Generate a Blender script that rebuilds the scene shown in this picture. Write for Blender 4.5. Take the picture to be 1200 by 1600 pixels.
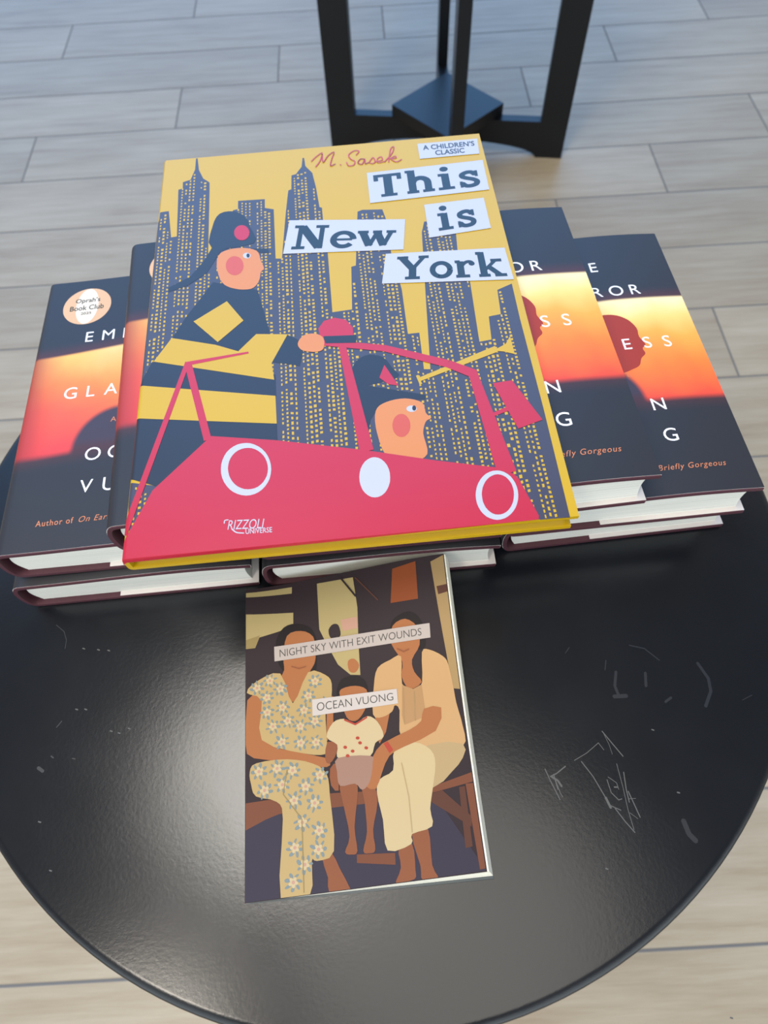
import bpy, bmesh, math, random
from mathutils import Vector, Matrix
from mathutils.geometry import tessellate_polygon

for o in list(bpy.data.objects):
    bpy.data.objects.remove(o, do_unlink=True)
SC = bpy.context.scene
COL = SC.collection

# ---------------------------------------------------------------- camera, world, lamps, exposure
FPX = 1055.55
cd = bpy.data.cameras.new('camera')
cd.sensor_fit = 'VERTICAL'; cd.sensor_height = 24.0; cd.sensor_width = 18.0
cd.lens = FPX / 1600 * 24.0
cd.clip_start = 0.02; cd.clip_end = 100
cd.dof.use_dof = True; cd.dof.focus_distance = 0.40; cd.dof.aperture_fstop = cd.lens / 2.3
cam = bpy.data.objects.new('camera', cd); COL.objects.link(cam)
YAW, PIT, ROL = 0.04496803, 1.06911118, -0.06615318
fw = Vector((math.sin(YAW)*math.cos(PIT), math.cos(YAW)*math.cos(PIT), -math.sin(PIT)))
rt = Vector((math.cos(YAW), -math.sin(YAW), 0)); up = rt.cross(fw)
r2 = math.cos(ROL)*rt + math.sin(ROL)*up; u2 = -math.sin(ROL)*rt + math.cos(ROL)*up
cam.matrix_world = Matrix(((r2.x, u2.x, -fw.x, 0.00291688), (r2.y, u2.y, -fw.y, -0.28862309),
                           (r2.z, u2.z, -fw.z, 0.43755777), (0, 0, 0, 1)))
SC.camera = cam
SC.view_settings.view_transform = 'Standard'; SC.view_settings.look = 'None'
SC.view_settings.exposure = 0.0; SC.view_settings.gamma = 1.0
SC.view_settings.use_curve_mapping = False

AMBIENT = (0.36, 0.35, 0.34)      # pale surroundings at the sides of the open hall
WINDOW = (0.72, 1.55, 3.00)       # cool daylight through the glazing beyond the tables
BEHIND = (1.60, 1.80, 1.92)       # daylight from the shop front behind the photographer
AMB_S, WIN_S = 1.0, 1.0
def make_world():
    w = bpy.data.worlds.new('daylight'); SC.world = w; w.use_nodes = True
    nt = w.node_tree; nt.nodes.clear(); N = nt.nodes.new; L = nt.links.new
    out = N('ShaderNodeOutputWorld'); bg = N('ShaderNodeBackground'); L(bg.outputs[0], out.inputs[0])
    tc = N('ShaderNodeTexCoord'); sep = N('ShaderNodeSeparateXYZ'); L(tc.outputs['Generated'], sep.inputs[0])
    def m(op, a, b=None, c=None):
        n = N('ShaderNodeMath'); n.operation = op
        for i, v in enumerate((a, b, c)):
            if v is None: continue
            if isinstance(v, (int, float)): n.inputs[i].default_value = v
            else: L(v, n.inputs[i])
        return n.outputs[0]
    def ss(v, lo, hi):
        n = N('ShaderNodeMapRange'); n.interpolation_type = 'SMOOTHSTEP'
        L(v, n.inputs[0]); n.inputs[1].default_value = lo; n.inputs[2].default_value = hi
        return n.outputs[0]
    x, y, z = sep.outputs
    az = m('ARCTAN2', x, y)                                    # 0 = straight ahead (+y)
    el = m('ARCSINE', z)
    win = m('MULTIPLY', ss(el, 0.02, 0.12), m('SUBTRACT', 1.0, ss(el, 0.95, 1.20)))
    side = m('MULTIPLY', ss(az, WAZ[0], WAZ[1]), m('SUBTRACT', 1.0, ss(az, WAZ[2], WAZ[3])))
    k = m('MULTIPLY', win, side)
    mix = N('ShaderNodeMixRGB'); L(k, mix.inputs[0])
    mix.inputs[1].default_value = tuple(c*AMB_S for c in AMBIENT) + (1,)
    mix.inputs[2].default_value = tuple(c*WIN_S for c in WINDOW) + (1,)
    kb = m('MULTIPLY', ss(m('MULTIPLY', y, -1.0), 0.25, 0.75), m('SUBTRACT', 1.0, ss(el, 0.55, 0.75)))
    mix2 = N('ShaderNodeMixRGB'); L(kb, mix2.inputs[0]); L(mix.outputs[0], mix2.inputs[1])
    mix2.inputs[2].default_value = BEHIND + (1,)
    L(mix2.outputs[0], bg.inputs[0]); bg.inputs[1].default_value = 1.0
WAZ = (-1.15, -0.35, 0.30, 0.90)
make_world()

def area_lamp(name, loc, target, size, energy, color, spread=math.pi):
    l = bpy.data.lights.new(name, 'AREA'); l.shape = 'DISK'; l.size = size
    l.energy = energy; l.color = color; l.spread = spread
    o = bpy.data.objects.new(name, l); COL.objects.link(o); o.location = loc
    o.rotation_euler = (Vector(target) - Vector(loc)).to_track_quat('-Z', 'Y').to_euler()
area_lamp('ceiling_or_fill_lamp', (-0.55, -0.11, 2.3), (-0.09, -0.24, 0), 1.0, 39, (1.0, 0.95, 0.87))
area_lamp('ceiling_or_fill_lamp', (0.20, -0.88, 2.3), (0.0, -0.34, 0), 1.5, 19, (1.0, 0.94, 0.84))
area_lamp('ceiling_or_fill_lamp', (-1.3, -1.3, 2.4), (-0.9, -0.8, -0.7), 0.6, 30, (1.0, 0.92, 0.80))  # added fill light, out of view, lifts the floor nearest the camera

# ---------------------------------------------------------------- helpers
def lin(c):
    return tuple((v/255/12.92 if v/255 <= 0.04045 else ((v/255+0.055)/1.055)**2.4) for v in c)
def principled(name):
    m = bpy.data.materials.new(name); m.use_nodes = True
    return m, m.node_tree, m.node_tree.nodes['Principled BSDF']
def mat(name, rgb, rough=0.45, spec=0.5, noise=0.0, scale=60, metal=0.0):
    m, nt, b = principled(name)
    c = lin(rgb) + (1,)
    b.inputs['Base Color'].default_value = c
    b.inputs['Roughness'].default_value = rough
    b.inputs['Specular IOR Level'].default_value = spec
    b.inputs['Metallic'].default_value = metal
    if noise:
        tc = nt.nodes.new('ShaderNodeTexCoord'); nz = nt.nodes.new('ShaderNodeTexNoise')
        nz.inputs['Scale'].default_value = scale; nz.inputs['Detail'].default_value = 4
        nt.links.new(tc.outputs['Object'], nz.inputs['Vector'])
        hs = nt.nodes.new('ShaderNodeHueSaturation'); hs.inputs['Color'].default_value = c
        mr = nt.nodes.new('ShaderNodeMapRange'); mr.inputs[1].default_value = 0.3; mr.inputs[2].default_value = 0.7
        mr.inputs[3].default_value = 1-noise; mr.inputs[4].default_value = 1+noise
        nt.links.new(nz.outputs[0], mr.inputs[0]); nt.links.new(mr.outputs[0], hs.inputs['Value'])
        nt.links.new(hs.outputs[0], b.inputs['Base Color'])
    return m
class NT:
    """small node-graph writer"""
    def __init__(s, nt): s.nt = nt
    def n(s, t): return s.nt.nodes.new(t)
    def l(s, a, b): s.nt.links.new(a, b)
    def m(s, op, a, b=None, c=None):
        n = s.n('ShaderNodeMath'); n.operation = op
        for i, v in enumerate((a, b, c)):
            if v is None: continue
            if isinstance(v, (int, float)): n.inputs[i].default_value = v
            else: s.l(v, n.inputs[i])
        return n.outputs[0]
    def ss(s, v, lo, hi, a=0.0, b=1.0):
        n = s.n('ShaderNodeMapRange'); n.interpolation_type = 'SMOOTHSTEP'
        s.l(v, n.inputs[0])
        for i, k in zip((1, 2, 3, 4), (lo, hi, a, b)):
            if isinstance(k, (int, float)): n.inputs[i].default_value = k
            else: s.l(k, n.inputs[i])
        return n.outputs[0]
    def mix(s, f, a, b, mode='MIX'):
        n = s.n('ShaderNodeMixRGB'); n.blend_type = mode
        for i, v in enumerate((f, a, b)):
            if isinstance(v, (int, float)): n.inputs[i].default_value = v
            elif isinstance(v, tuple): n.inputs[i].default_value = v if len(v) == 4 else v + (1,)
            else: s.l(v, n.inputs[i])
        return n.outputs[0]
    def ramp(s, v, stops):
        n = s.n('ShaderNodeValToRGB'); e = n.color_ramp.elements
        while len(e) < len(stops): e.new(0.5)
        for k, (p, c) in zip(e, stops): k.position = p; k.color = lin(c) + (1,)
        s.l(v, n.inputs[0]); return n.outputs[0]
    def noise(s, vec, scale, detail=3, rough=0.5):
        n = s.n('ShaderNodeTexNoise'); s.l(vec, n.inputs['Vector'])
        n.inputs['Scale'].default_value = scale; n.inputs['Detail'].default_value = detail
        n.inputs['Roughness'].default_value = rough
        return n.outputs[0]
    def xyz(s, x, y, z=0.0):
        n = s.n('ShaderNodeCombineXYZ')
        for i, v in enumerate((x, y, z)):
            if isinstance(v, (int, float)): n.inputs[i].default_value = v
            else: s.l(v, n.inputs[i])
        return n.outputs[0]

def link(name, bm, mats, parent=None, smooth=None):
    me = bpy.data.meshes.new(name)
    bm.normal_update(); bm.to_mesh(me); bm.free()
    for m in (mats if isinstance(mats, (list, tuple)) else [mats]): me.materials.append(m)
    o = bpy.data.objects.new(name, me); COL.objects.link(o)
    if parent: o.parent = parent
    if smooth is not None:
        me.shade_smooth()
        me.set_sharp_from_angle(angle=math.radians(smooth))
    return o
def thing(name, label, cat, loc=(0, 0, 0), rz=0, group=None):
    o = bpy.data.objects.new(name, None); COL.objects.link(o)
    o.location = loc; o.rotation_euler = (0, 0, rz)
    o['label'] = label; o['category'] = cat
    if group: o['group'] = group
    return o
def copy_thing(root, loc, rz, label):
    r = root.copy(); COL.objects.link(r); r.location = loc; r.rotation_euler = (0, 0, rz); r['label'] = label
    for ch in list(root.children):
        c = ch.copy(); COL.objects.link(c); c.parent = r
        for g in list(ch.children):
            d = g.copy(); COL.objects.link(d); d.parent = c
    return r
def box(bm, x0, x1, y0, y1, z0, z1, mi=0):
    vs = [bm.verts.new((x, y, z)) for z in (z0, z1) for y in (y0, y1) for x in (x0, x1)]
    for f in ((0, 2, 3, 1), (4, 5, 7, 6), (0, 1, 5, 4), (1, 3, 7, 5), (3, 2, 6, 7), (2, 0, 4, 6)):
        bm.faces.new([vs[i] for i in f]).material_index = mi
def prism(bm, pts, axis_y, mi=0):
    """closed outline pts (x,z) extruded in y over axis_y=(y0,y1)"""
    a = [bm.verts.new((x, axis_y[0], z)) for x, z in pts]; b = [bm.verts.new((x, axis_y[1], z)) for x, z in pts]
    n = len(pts); fs = []
    for i in range(n): fs.append(bm.faces.new((a[i], a[(i+1) % n], b[(i+1) % n], b[i])))
    fs.append(bm.faces.new(a[::-1])); fs.append(bm.faces.new(b))
    for f in fs: f.material_index = mi
    bmesh.ops.recalc_face_normals(bm, faces=fs)
    return fs
def shell(bm, prof, t, y0, y1, mi_out=0, mi_rest=0, uv=None, uvfun=None):
    """thin sheet following open profile prof [(x,z)], thickness t to its right-hand side"""
    n = len(prof); inn = []
    for i in range(n):
        p = Vector(prof[i]); d1 = (p - Vector(prof[i-1])).normalized() if i else None
        d2 = (Vector(prof[i+1]) - p).normalized() if i < n-1 else None
        d1 = d1 or d2; d2 = d2 or d1
        nn = (Vector((d1.y, -d1.x)) + Vector((d2.y, -d2.x)))
        nn = nn / max(0.35, nn.length_squared/2) if nn.length > 1e-6 else nn
        inn.append(p - nn * t)
    A = [[bm.verts.new((p[0], y, p[1])) for p in prof] for y in (y0, y1)]
    B = [[bm.verts.new((p[0], y, p[1])) for p in inn] for y in (y0, y1)]
    out = []
    for i in range(n-1):
        f = bm.faces.new((A[0][i], A[0][i+1], A[1][i+1], A[1][i])); f.material_index = mi_out; out.append(f)
        for q in ((B[0][i+1], B[0][i], B[1][i], B[1][i+1]), (A[0][i+1], A[0][i], B[0][i], B[0][i+1]), (A[1][i], A[1][i+1], B[1][i+1], B[1][i])):
            bm.faces.new(q).material_index = mi_rest
    for i in (0, n-1):
        q = (A[0][i], A[1][i], B[1][i], B[0][i])
        bm.faces.new(q if i == 0 else q[::-1]).material_index = mi_rest
    bmesh.ops.recalc_face_normals(bm, faces=bm.faces[:])
    return out
def smooth_closed(pts, k=4):
    n = len(pts); out = []
    for i in range(n):
        p0, p1, p2, p3 = (Vector(pts[(i+j-1) % n]) for j in range(4))
        for s in range(k):
            t = s/k
            out.append(tuple(0.5*((2*p1) + (p2-p0)*t + (2*p0-5*p1+4*p2-p3)*t*t + (3*p1-p0-3*p2+p3)*t**3)))
    return out
def smooth_open(pts, k=5):
    n = len(pts); out = []
    for i in range(n-1):
        p0, p1, p2, p3 = (Vector(pts[min(max(i+j-1, 0), n-1)]) for j in range(4))
        for s in range(k):
            t = s/k
            out.append(tuple(0.5*((2*p1) + (p2-p0)*t + (2*p0-5*p1+4*p2-p3)*t*t + (3*p1-p0-3*p2+p3)*t**3)))
    out.append(tuple(pts[-1])); return out
def ellipse(cx, cy, rx, ry, n=28, rot=0):
    c, s = math.cos(rot), math.sin(rot)
    return [(cx + c*rx*math.cos(a) - s*ry*math.sin(a), cy + s*rx*math.cos(a) + c*ry*math.sin(a)) for a in (2*math.pi*i/n for i in range(n))]
def stroke(pts, w, cap=True):
    """polygons that draw a pen stroke of width w (a number or one per point)"""
    out = []; n = len(pts); ws = w if isinstance(w, (list, tuple)) else [w]*n
    for i in range(n-1):
        a, b = Vector(pts[i]), Vector(pts[i+1]); d = b - a
        if d.length < 1e-9: continue
        nn = Vector((-d.y, d.x)).normalized()
        out.append([tuple(a + nn*ws[i]/2), tuple(a - nn*ws[i]/2), tuple(b - nn*ws[i+1]/2), tuple(b + nn*ws[i+1]/2)])
    for i in range(n):
        if cap or 0 < i < n-1:
            if n > 2 or cap: out.append(ellipse(pts[i][0], pts[i][1], ws[i]/2, ws[i]/2, 10))
    return out
def inside(p, poly):
    x, y = p; r = False; n = len(poly)
    for i in range(n):
        x1, y1 = poly[i]; x2, y2 = poly[i-1]
        if (y1 > y) != (y2 > y) and x < (x2-x1)*(y-y1)/(y2-y1)+x1: r = not r
    return r

class Art:
    """flat printed shapes laid on a surface: poly in surface coordinates, mapped by mapf(u, v, h)"""
    def __init__(s, bm, mapf, ucuts=(), vcuts=()):
        s.bm, s.mapf, s.uc, s.vc, s.k = bm, mapf, ucuts, vcuts, 0
    def add(s, poly, mi, h, cut=True):
        s.k += 1; h = h + (s.k % 24)*1.5e-6              # overlapping pieces of one ink never share a plane
        us = [p[0] for p in poly]; vs = [p[1] for p in poly]
        uc = [c for c in s.uc if min(us) < c < max(us)] if cut else []
        vc = [c for c in s.vc if min(vs) < c < max(vs)] if cut else []
        if len(poly) <= 4 and not uc and not vc:
            tris = [list(range(len(poly)))]; pts = poly
            ar = sum(poly[i-1][0]*poly[i][1]-poly[i][0]*poly[i-1][1] for i in range(len(poly)))
            if ar < 0: tris = [tris[0][::-1]]
        else:
            t = bmesh.new(); pv = [t.verts.new((p[0], p[1], 0)) for p in poly]
            for tri in tessellate_polygon([[Vector((p[0], p[1], 0)) for p in poly]]):
                try: t.faces.new([pv[i] for i in tri])
                except ValueError: pass
            for c in uc: bmesh.ops.bisect_plane(t, geom=t.verts[:]+t.edges[:]+t.faces[:], plane_co=(c, 0, 0), plane_no=(1, 0, 0), dist=1e-7)
            for c in vc: bmesh.ops.bisect_plane(t, geom=t.verts[:]+t.edges[:]+t.faces[:], plane_co=(0, c, 0), plane_no=(0, 1, 0), dist=1e-7)
            t.normal_update(); t.verts.index_update()
            pts = [(v.co.x, v.co.y) for v in t.verts]
            tris = [[v.index for v in (f.verts if f.normal.z > 0 else reversed(f.verts[:]))] for f in t.faces]
            t.free()
        nv = [s.bm.verts.new(s.mapf(p[0], p[1], h)) for p in pts]
        for tr in tris:
            try:
                f = s.bm.faces.new([nv[i] for i in tr]); f.material_index = mi
            except ValueError: pass
    def many(s, polys, mi, h, cut=True):
        for p in polys: s.add(p, mi, h, cut)

_TXT = {}
def text_polys(txt, weight=0.0, shear=0.0, space=1.0):
    """the outlines of a line of sans lettering as triangles, with its bounds"""
    key = (txt, weight, shear, space)
    if key in _TXT: return _TXT[key]
    c = bpy.data.curves.new('lettering', 'FONT'); c.body = txt; c.offset = weight; c.shear = shear; c.resolution_u = 4; c.space_character = space
    o = bpy.data.objects.new('lettering', c); COL.objects.link(o)
    dg = bpy.context.evaluated_depsgraph_get(); dg.update()
    me = bpy.data.meshes.new_from_object(o.evaluated_get(dg))
    P = [[(me.vertices[i].co.x, me.vertices[i].co.y) for i in f.vertices] for f in me.polygons]
    bpy.data.objects.remove(o, do_unlink=True); bpy.data.curves.remove(c); bpy.data.meshes.remove(me)
    xs = [p[0] for q in P for p in q]; ys = [p[1] for q in P for p in q]
    _TXT[key] = (P, (min(xs), max(xs), min(ys), max(ys)))
    return _TXT[key]
def quad_map(q, a, b):
    """q = top-left, top-right, bottom-right, bottom-left; a to the right, b upwards"""
    tl, tr, br, bl = (Vector(k) for k in q)
    return tuple((bl*(1-a) + br*a)*(1-b) + (tl*(1-a) + tr*a)*b)
def fit_polys(P, bd, q, a0, a1, b0, b1):
    x0, x1, y0, y1 = bd
    return [[quad_map(q, a0+(p[0]-x0)/(x1-x0)*(a1-a0), b0+(p[1]-y0)/(y1-y0)*(b1-b0)) for p in t] for t in P]
def place_text(txt, cx, cy, height, weight=0.0, shear=0.0, sx=1.0, width=None, space=1.0):
    P, (x0, x1, y0, y1) = text_polys(txt, weight, shear, space)
    k = height/(y1-y0); kx = width/(x1-x0) if width else k*sx
    return [[((p[0]-(x0+x1)/2)*kx+cx, (p[1]-(y0+y1)/2)*k+cy) for p in t] for t in P]

# bold slab-serif alphabet drawn with strokes: glyph -> (advance, [(points, width)...])
def arc(cx, cy, rx, ry, a0, a1, n=14):
    return [(cx+rx*math.cos(math.radians(a0+(a1-a0)*i/n)), cy+ry*math.sin(math.radians(a0+(a1-a0)*i/n))) for i in range(n+1)]
SLAB = {
 'T': (1.12, [([(.5, 0), (.5, 1.4)], .32), ([(0, 1.32), (1, 1.32)], .18), ([(.07, 1.4), (.07, 1.0)], .17), ([(.93, 1.4), (.93, 1.0)], .17), ([(.2, .07), (.8, .07)], .17)]),
 'h': (1.08, [([(.2, 0), (.2, 1.45)], .29), ([(-.02, 1.38), (.2, 1.38)], .17), (arc(.5, .6, .28, .31, 170, 0)+[(.78, 0)], .27), ([(-.02, .07), (.42, .07)], .17), ([(.56, .07), (1.0, .07)], .17)]),
 'i': (.72, [([(.3, 0), (.3, 1)], .29), ([(.04, .93), (.3, .93)], .17), ([(0, .07), (.6, .07)], .17), ('dot', (.3, 1.3), .16)]),
 's': (.86, [(smooth_open([(.64, .74), (.52, .91), (.34, .93), (.16, .82), (.17, .65), (.36, .54), (.54, .45), (.66, .31), (.6, .13), (.4, .06), (.22, .1), (.1, .28)], 3), .225), ([(.68, 1.0), (.68, .62)], .11), ([(.08, 0), (.08, .38)], .11)]),
 'N': (1.3, [([(.2, 0), (.2, 1.38)], .18), ([(1.0, 0), (1.0, 1.38)], .18), ([(.24, 1.34), (.96, .06)], .34), ([(-.04, .07), (.44, .07)], .17), ([(-.04, 1.33), (.3, 1.33)], .17), ([(.76, 1.33), (1.24, 1.33)], .17)]),
 'e': (.98, [([(.12, .5), (.8, .5)], .13), (arc(.47, .5, .37, .43, 0, 320, 22), .235)]),
 'w': (1.36, [([(.12, .93), (.4, .06)], .29), ([(.4, .06), (.66, .9)], .17), ([(.66, .9), (.92, .06)], .29), ([(.92, .06), (1.18, .93)], .17), ([(-.06, .93), (.34, .93)], .17), ([(.5, .93), (.84, .93)], .17), ([(1.0, .93), (1.36, .93)], .17)]),
 'Y': (1.26, [([(.12, 1.35), (.6, .62)], .31), ([(1.08, 1.35), (.6, .62)], .18), ([(.6, .7), (.6, 0)], .31), ([(-.08, 1.33), (.4, 1.33)], .17), ([(.84, 1.33), (1.28, 1.33)], .17), ([(.3, .07), (.9, .07)], .17)]),
 'o': (1.0, [(arc(.46, .5, .36, .41, 0, 360, 26), .235)]),
 'r': (.86, [([(.2, 0), (.2, .95)], .29), ([(-.02, .93), (.2, .93)], .17), ([(-.02, .07), (.54, .07)], .17), (smooth_open([(.24, .66), (.4, .86), (.58, .92), (.7, .86)], 4), .17), ('dot', (.68, .8), .13)]),
 'k': (1.14, [([(.2, 0), (.2, 1.45)], .29), ([(-.02, 1.38), (.2, 1.38)], .17), ([(-.02, .07), (.44, .07)], .17), ([(.24, .36), (.76, .93)], .15), ([(.42, .58), (.84, .06)], .24), ([(.56, .93), (1.02, .93)], .17), ([(.62, .07), (1.1, .07)], .17)]),
}
def slab_polys(txt):
    x = 0; out = []
    for ch in txt:
        adv, st = SLAB[ch]
        for s in st:
            if s[0] == 'dot': polys = [ellipse(s[1][0], s[1][1], s[2], s[2], 16)]
            else: polys = stroke(s[0], s[1], cap=False)
            out += [[(p[0]+x, p[1]) for p in q] for q in polys]
        x += adv + .06
    xs = [p[0] for q in out for p in q]; ys = [p[1] for q in out for p in q]
    return out, (min(xs), max(xs), min(ys), max(ys))

# ---------------------------------------------------------------- the setting: floor of wood-look planks
FLOOR_Z = -0.77644
def floor_material():
    m, nt, b = principled('wood_plank_tile'); g = NT(nt)
    geo = g.n('ShaderNodeNewGeometry'); sep = g.n('ShaderNodeSeparateXYZ'); g.l(geo.outputs['Position'], sep.inputs[0])
    X, Y = sep.outputs[0], sep.outputs[1]; ang = -0.05369
    c, s = math.cos(ang), math.sin(ang)
    u = g.m('ADD', g.m('MULTIPLY', X, c), g.m('MULTIPLY', Y, s))
    v = g.m('ADD', g.m('MULTIPLY', X, -s), g.m('MULTIPLY', Y, c))
    S = 0.21345; LEN = PLANK_LEN
    vr = g.m('DIVIDE', g.m('SUBTRACT', v, -0.39524), S)
    row = g.m('FLOOR', vr); fv = g.m('SUBTRACT', vr, row)
    r3 = g.m('FLOORED_MODULO', row, 3.0)
    # joints step by thirds of a plank from row to row
    off = g.m('ADD', g.m('MULTIPLY', g.m('COMPARE', r3, 0.0, 0.1), PLANK_OFF[0]),
              g.m('ADD', g.m('MULTIPLY', g.m('COMPARE', r3, 1.0, 0.1), PLANK_OFF[1]), g.m('MULTIPLY', g.m('COMPARE', r3, 2.0, 0.1), PLANK_OFF[2])))
    ur = g.m('DIVIDE', g.m('SUBTRACT', u, off), LEN)
    col = g.m('FLOOR', ur); fu = g.m('SUBTRACT', ur, col)
    dv = g.m('MULTIPLY', g.m('MINIMUM', fv, g.m('SUBTRACT', 1.0, fv)), S)
    du = g.m('MULTIPLY', g.m('MINIMUM', fu, g.m('SUBTRACT', 1.0, fu)), LEN)
    d = g.m('MINIMUM', du, dv)
    grout = g.m('SUBTRACT', 1.0, g.ss(d, 0.0012, 0.0030))
    wn = g.n('ShaderNodeTexWhiteNoise'); wn.noise_dimensions = '2D'; g.l(g.xyz(row, col), wn.inputs['Vector'])
    h = wn.outputs['Value']
    gv = g.xyz(g.m('ADD', g.m('MULTIPLY', u, 2.2), g.m('MULTIPLY', h, 37.0)), g.m('MULTIPLY', v, 26.0), g.m('MULTIPLY', h, 11.0))
    n1 = g.noise(gv, 1.6, 6, 0.62)
    gv2 = g.xyz(g.m('ADD', g.m('MULTIPLY', u, 9.0), g.m('MULTIPLY', h, 17.0)), g.m('MULTIPLY', v, 150.0), h)
    n2 = g.noise(gv2, 1.5, 3, 0.6)
    gv3 = g.xyz(g.m('ADD', g.m('MULTIPLY', u, 3.0), g.m('MULTIPLY', h, 53.0)), g.m('MULTIPLY', v, 7.0), h)
    n3 = g.noise(gv3, 1.0, 2, 0.5)
    t = g.m('ADD', g.m('MULTIPLY', n1, 0.55), g.m('ADD', g.m('MULTIPLY', n2, 0.18), g.m('MULTIPLY', n3, 0.27)))
    base = g.ramp(t, [(0.30, (150, 132, 110)), (0.44, (168, 152, 129)), (0.56, (178, 164, 142)), (0.72, (190, 178, 157))])
    tone = g.ss(h, 0.0, 1.0, 0.93, 1.06)
    hs = g.n('ShaderNodeHueSaturation'); g.l(base, hs.inputs['Color']); g.l(tone, hs.inputs['Value'])
    colr = g.mix(grout, hs.outputs[0], lin((112, 110, 108)))
    g.l(colr, b.inputs['Base Color']); b.inputs['Specular IOR Level'].default_value = 0.42
    g.l(g.mix(grout, (0.42, 0.42, 0.42), (0.8, 0.8, 0.8)), b.inputs['Roughness'])
    bp = g.n('ShaderNodeBump'); bp.inputs['Strength'].default_value = 0.5; bp.inputs['Distance'].default_value = 0.002
    g.l(g.m('SUBTRACT', g.m('MULTIPLY', n2, 0.15), grout), bp.inputs['Height']); g.l(bp.outputs[0], b.inputs['Normal'])
    return m
PLANK_LEN = 1.0; PLANK_OFF = (0.0, 0.33, 0.66)
PLANK_LEN = 1.0760; PLANK_OFF = (0.103, 0.524, 0.829)
bm = bmesh.new(); box(bm, -4, 4, -2.5, 6.5, FLOOR_Z-0.03, FLOOR_Z)
fl = link('floor', bm, floor_material()); fl['kind'] = 'structure'
bm = bmesh.new(); box(bm, -4, 4, -2.5, 1.3, 2.75, 2.8)
ce = link('ceiling', bm, mat('ceiling_paint', (150, 148, 146), 0.9, 0.2)); ce['kind'] = 'structure'

# ---------------------------------------------------------------- the two round tables
def table_material():
    m, nt, b = principled('black_satin_laminate'); g = NT(nt)
    tc = g.n('ShaderNodeTexCoord'); o = tc.outputs['Object']
    n1 = g.noise(o, 9, 5, 0.6); n2 = g.m('ADD', g.noise(o, 420, 3, 0.6), g.m('MULTIPLY', g.noise(o, 110, 4, 0.65), 0.7))
    g.l(g.ramp(n1, [(0.35, (13, 16, 22)), (0.65, (17, 20, 26))]), b.inputs['Base Color'])
    g.l(g.m('ADD', 0.18, g.m('MULTIPLY', n1, 0.10)), b.inputs['Roughness'])
    b.inputs['Specular IOR Level'].default_value = 0.5
    bp = g.n('ShaderNodeBump'); bp.inputs['Strength'].default_value = 0.10; bp.inputs['Distance'].default_value = 0.0005
    g.l(n2, bp.inputs['Height']); g.l(bp.outputs[0], b.inputs['Normal'])
    return m
M_TABLE = table_material()
M_BASE = mat('black_painted_steel', (5, 9, 16), 0.36, 0.38, 0.1, 20)
M_SCRATCH = mat('pale_scratch', (84, 84, 84), 0.7, 0.3)
M_SCUFF = mat('faint_scuff', (25, 28, 35), 0.42, 0.45)
def lathe_top(R, scr=()):
    bm = bmesh.new(); n = 160
    prof = [(R-0.006, 0), (R-0.003, -0.0006), (R-0.001, -0.002), (R, -0.005), (R, -0.015), (R-0.003, -0.018)]
    c = bm.verts.new((0, 0, 0)); c2 = bm.verts.new((0, 0, -0.018)); rings = []
    for r, z in prof: rings.append([bm.verts.new((r*math.cos(2*math.pi*i/n), r*math.sin(2*math.pi*i/n), z)) for i in range(n)])
    for i in range(n):
        j = (i+1) % n
        bm.faces.new((c, rings[0][i], rings[0][j])); bm.faces.new((c2, rings[-1][j], rings[-1][i]))
        for a, b in zip(rings, rings[1:]): bm.faces.new((a[i], b[i], b[j], a[j]))
    art = Art(bm, lambda u, v, h: (u, v, h))
    for pts, w, mi in scr: art.many(stroke(pts, w), mi, 0.00006, False)
    return bm
def cafe_table(label, loc, top_R, half, rz, scr=(), skew=0.0):
    t = thing('cafe_table', label, 'table', (loc[0], loc[1], FLOOR_Z), 0)
    top = link('tabletop', lathe_top(top_R, scr), [M_TABLE, M_SCRATCH, M_SCUFF], t, 40); top.location = (0, 0, -FLOOR_Z)
    H = -FLOOR_Z - 0.018; lw = half*0.222; th = 0.014; bar = 0.102; foot = lw
    def panel(y_th, gap):
        bm = bmesh.new()
        ip = half - lw
        outer = [(-half, 0), (-half+foot, 0)]
        outer += [((half-foot)*-math.cos(a), 0.044*math.sin(a)) for a in (math.pi*i/20 for i in range(1, 20))]
        outer += [(half-foot, 0), (half, 0), (half, H), (-half, H)]
        hole = [(-ip, bar), (ip, bar), (ip, H-0.05), (-ip, H-0.05)]
        # U frame: outline with the opening cut out, made from side posts, bottom bar and top rail
        bot = [p for p in outer if p[1] <= 0.061] [:-0 or None]
        pts = [p for p in outer[:-2]] + [(half, bar), (-half, bar)]
        prism(bm, pts, (-th, th))
        for s in (-1, 1):
            x0, x1 = sorted((s*half, s*ip)); box(bm, x0, x1, -th, th, bar, H)
        box(bm, -ip, ip, -th, th, H-0.05, H)
        return bm
    for k in range(2):
        p = link('leg_frame', panel(th, k), M_BASE, t); p.rotation_euler = (0, 0, rz + k*(math.pi/2 + skew))
    bm = bmesh.new(); d = half*0.46
    prism_pts = [(d, 0), (0, d), (-d, 0), (0, -d)]
    lo = [bm.verts.new((x, y, bar)) for x, y in prism_pts]; hi = [bm.verts.new((x, y, bar+0.032)) for x, y in prism_pts]
    bm.faces.new(lo[::-1]); bm.faces.new(hi)
    for i in range(4): bm.faces.new((lo[i], lo[(i+1) % 4], hi[(i+1) % 4], hi[i]))
    pl = link('centre_plate', bm, M_BASE, t); pl.rotation_euler = (0, 0, rz + skew*0.7)
    return t
TC = (-0.00217, -0.06500)
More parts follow.
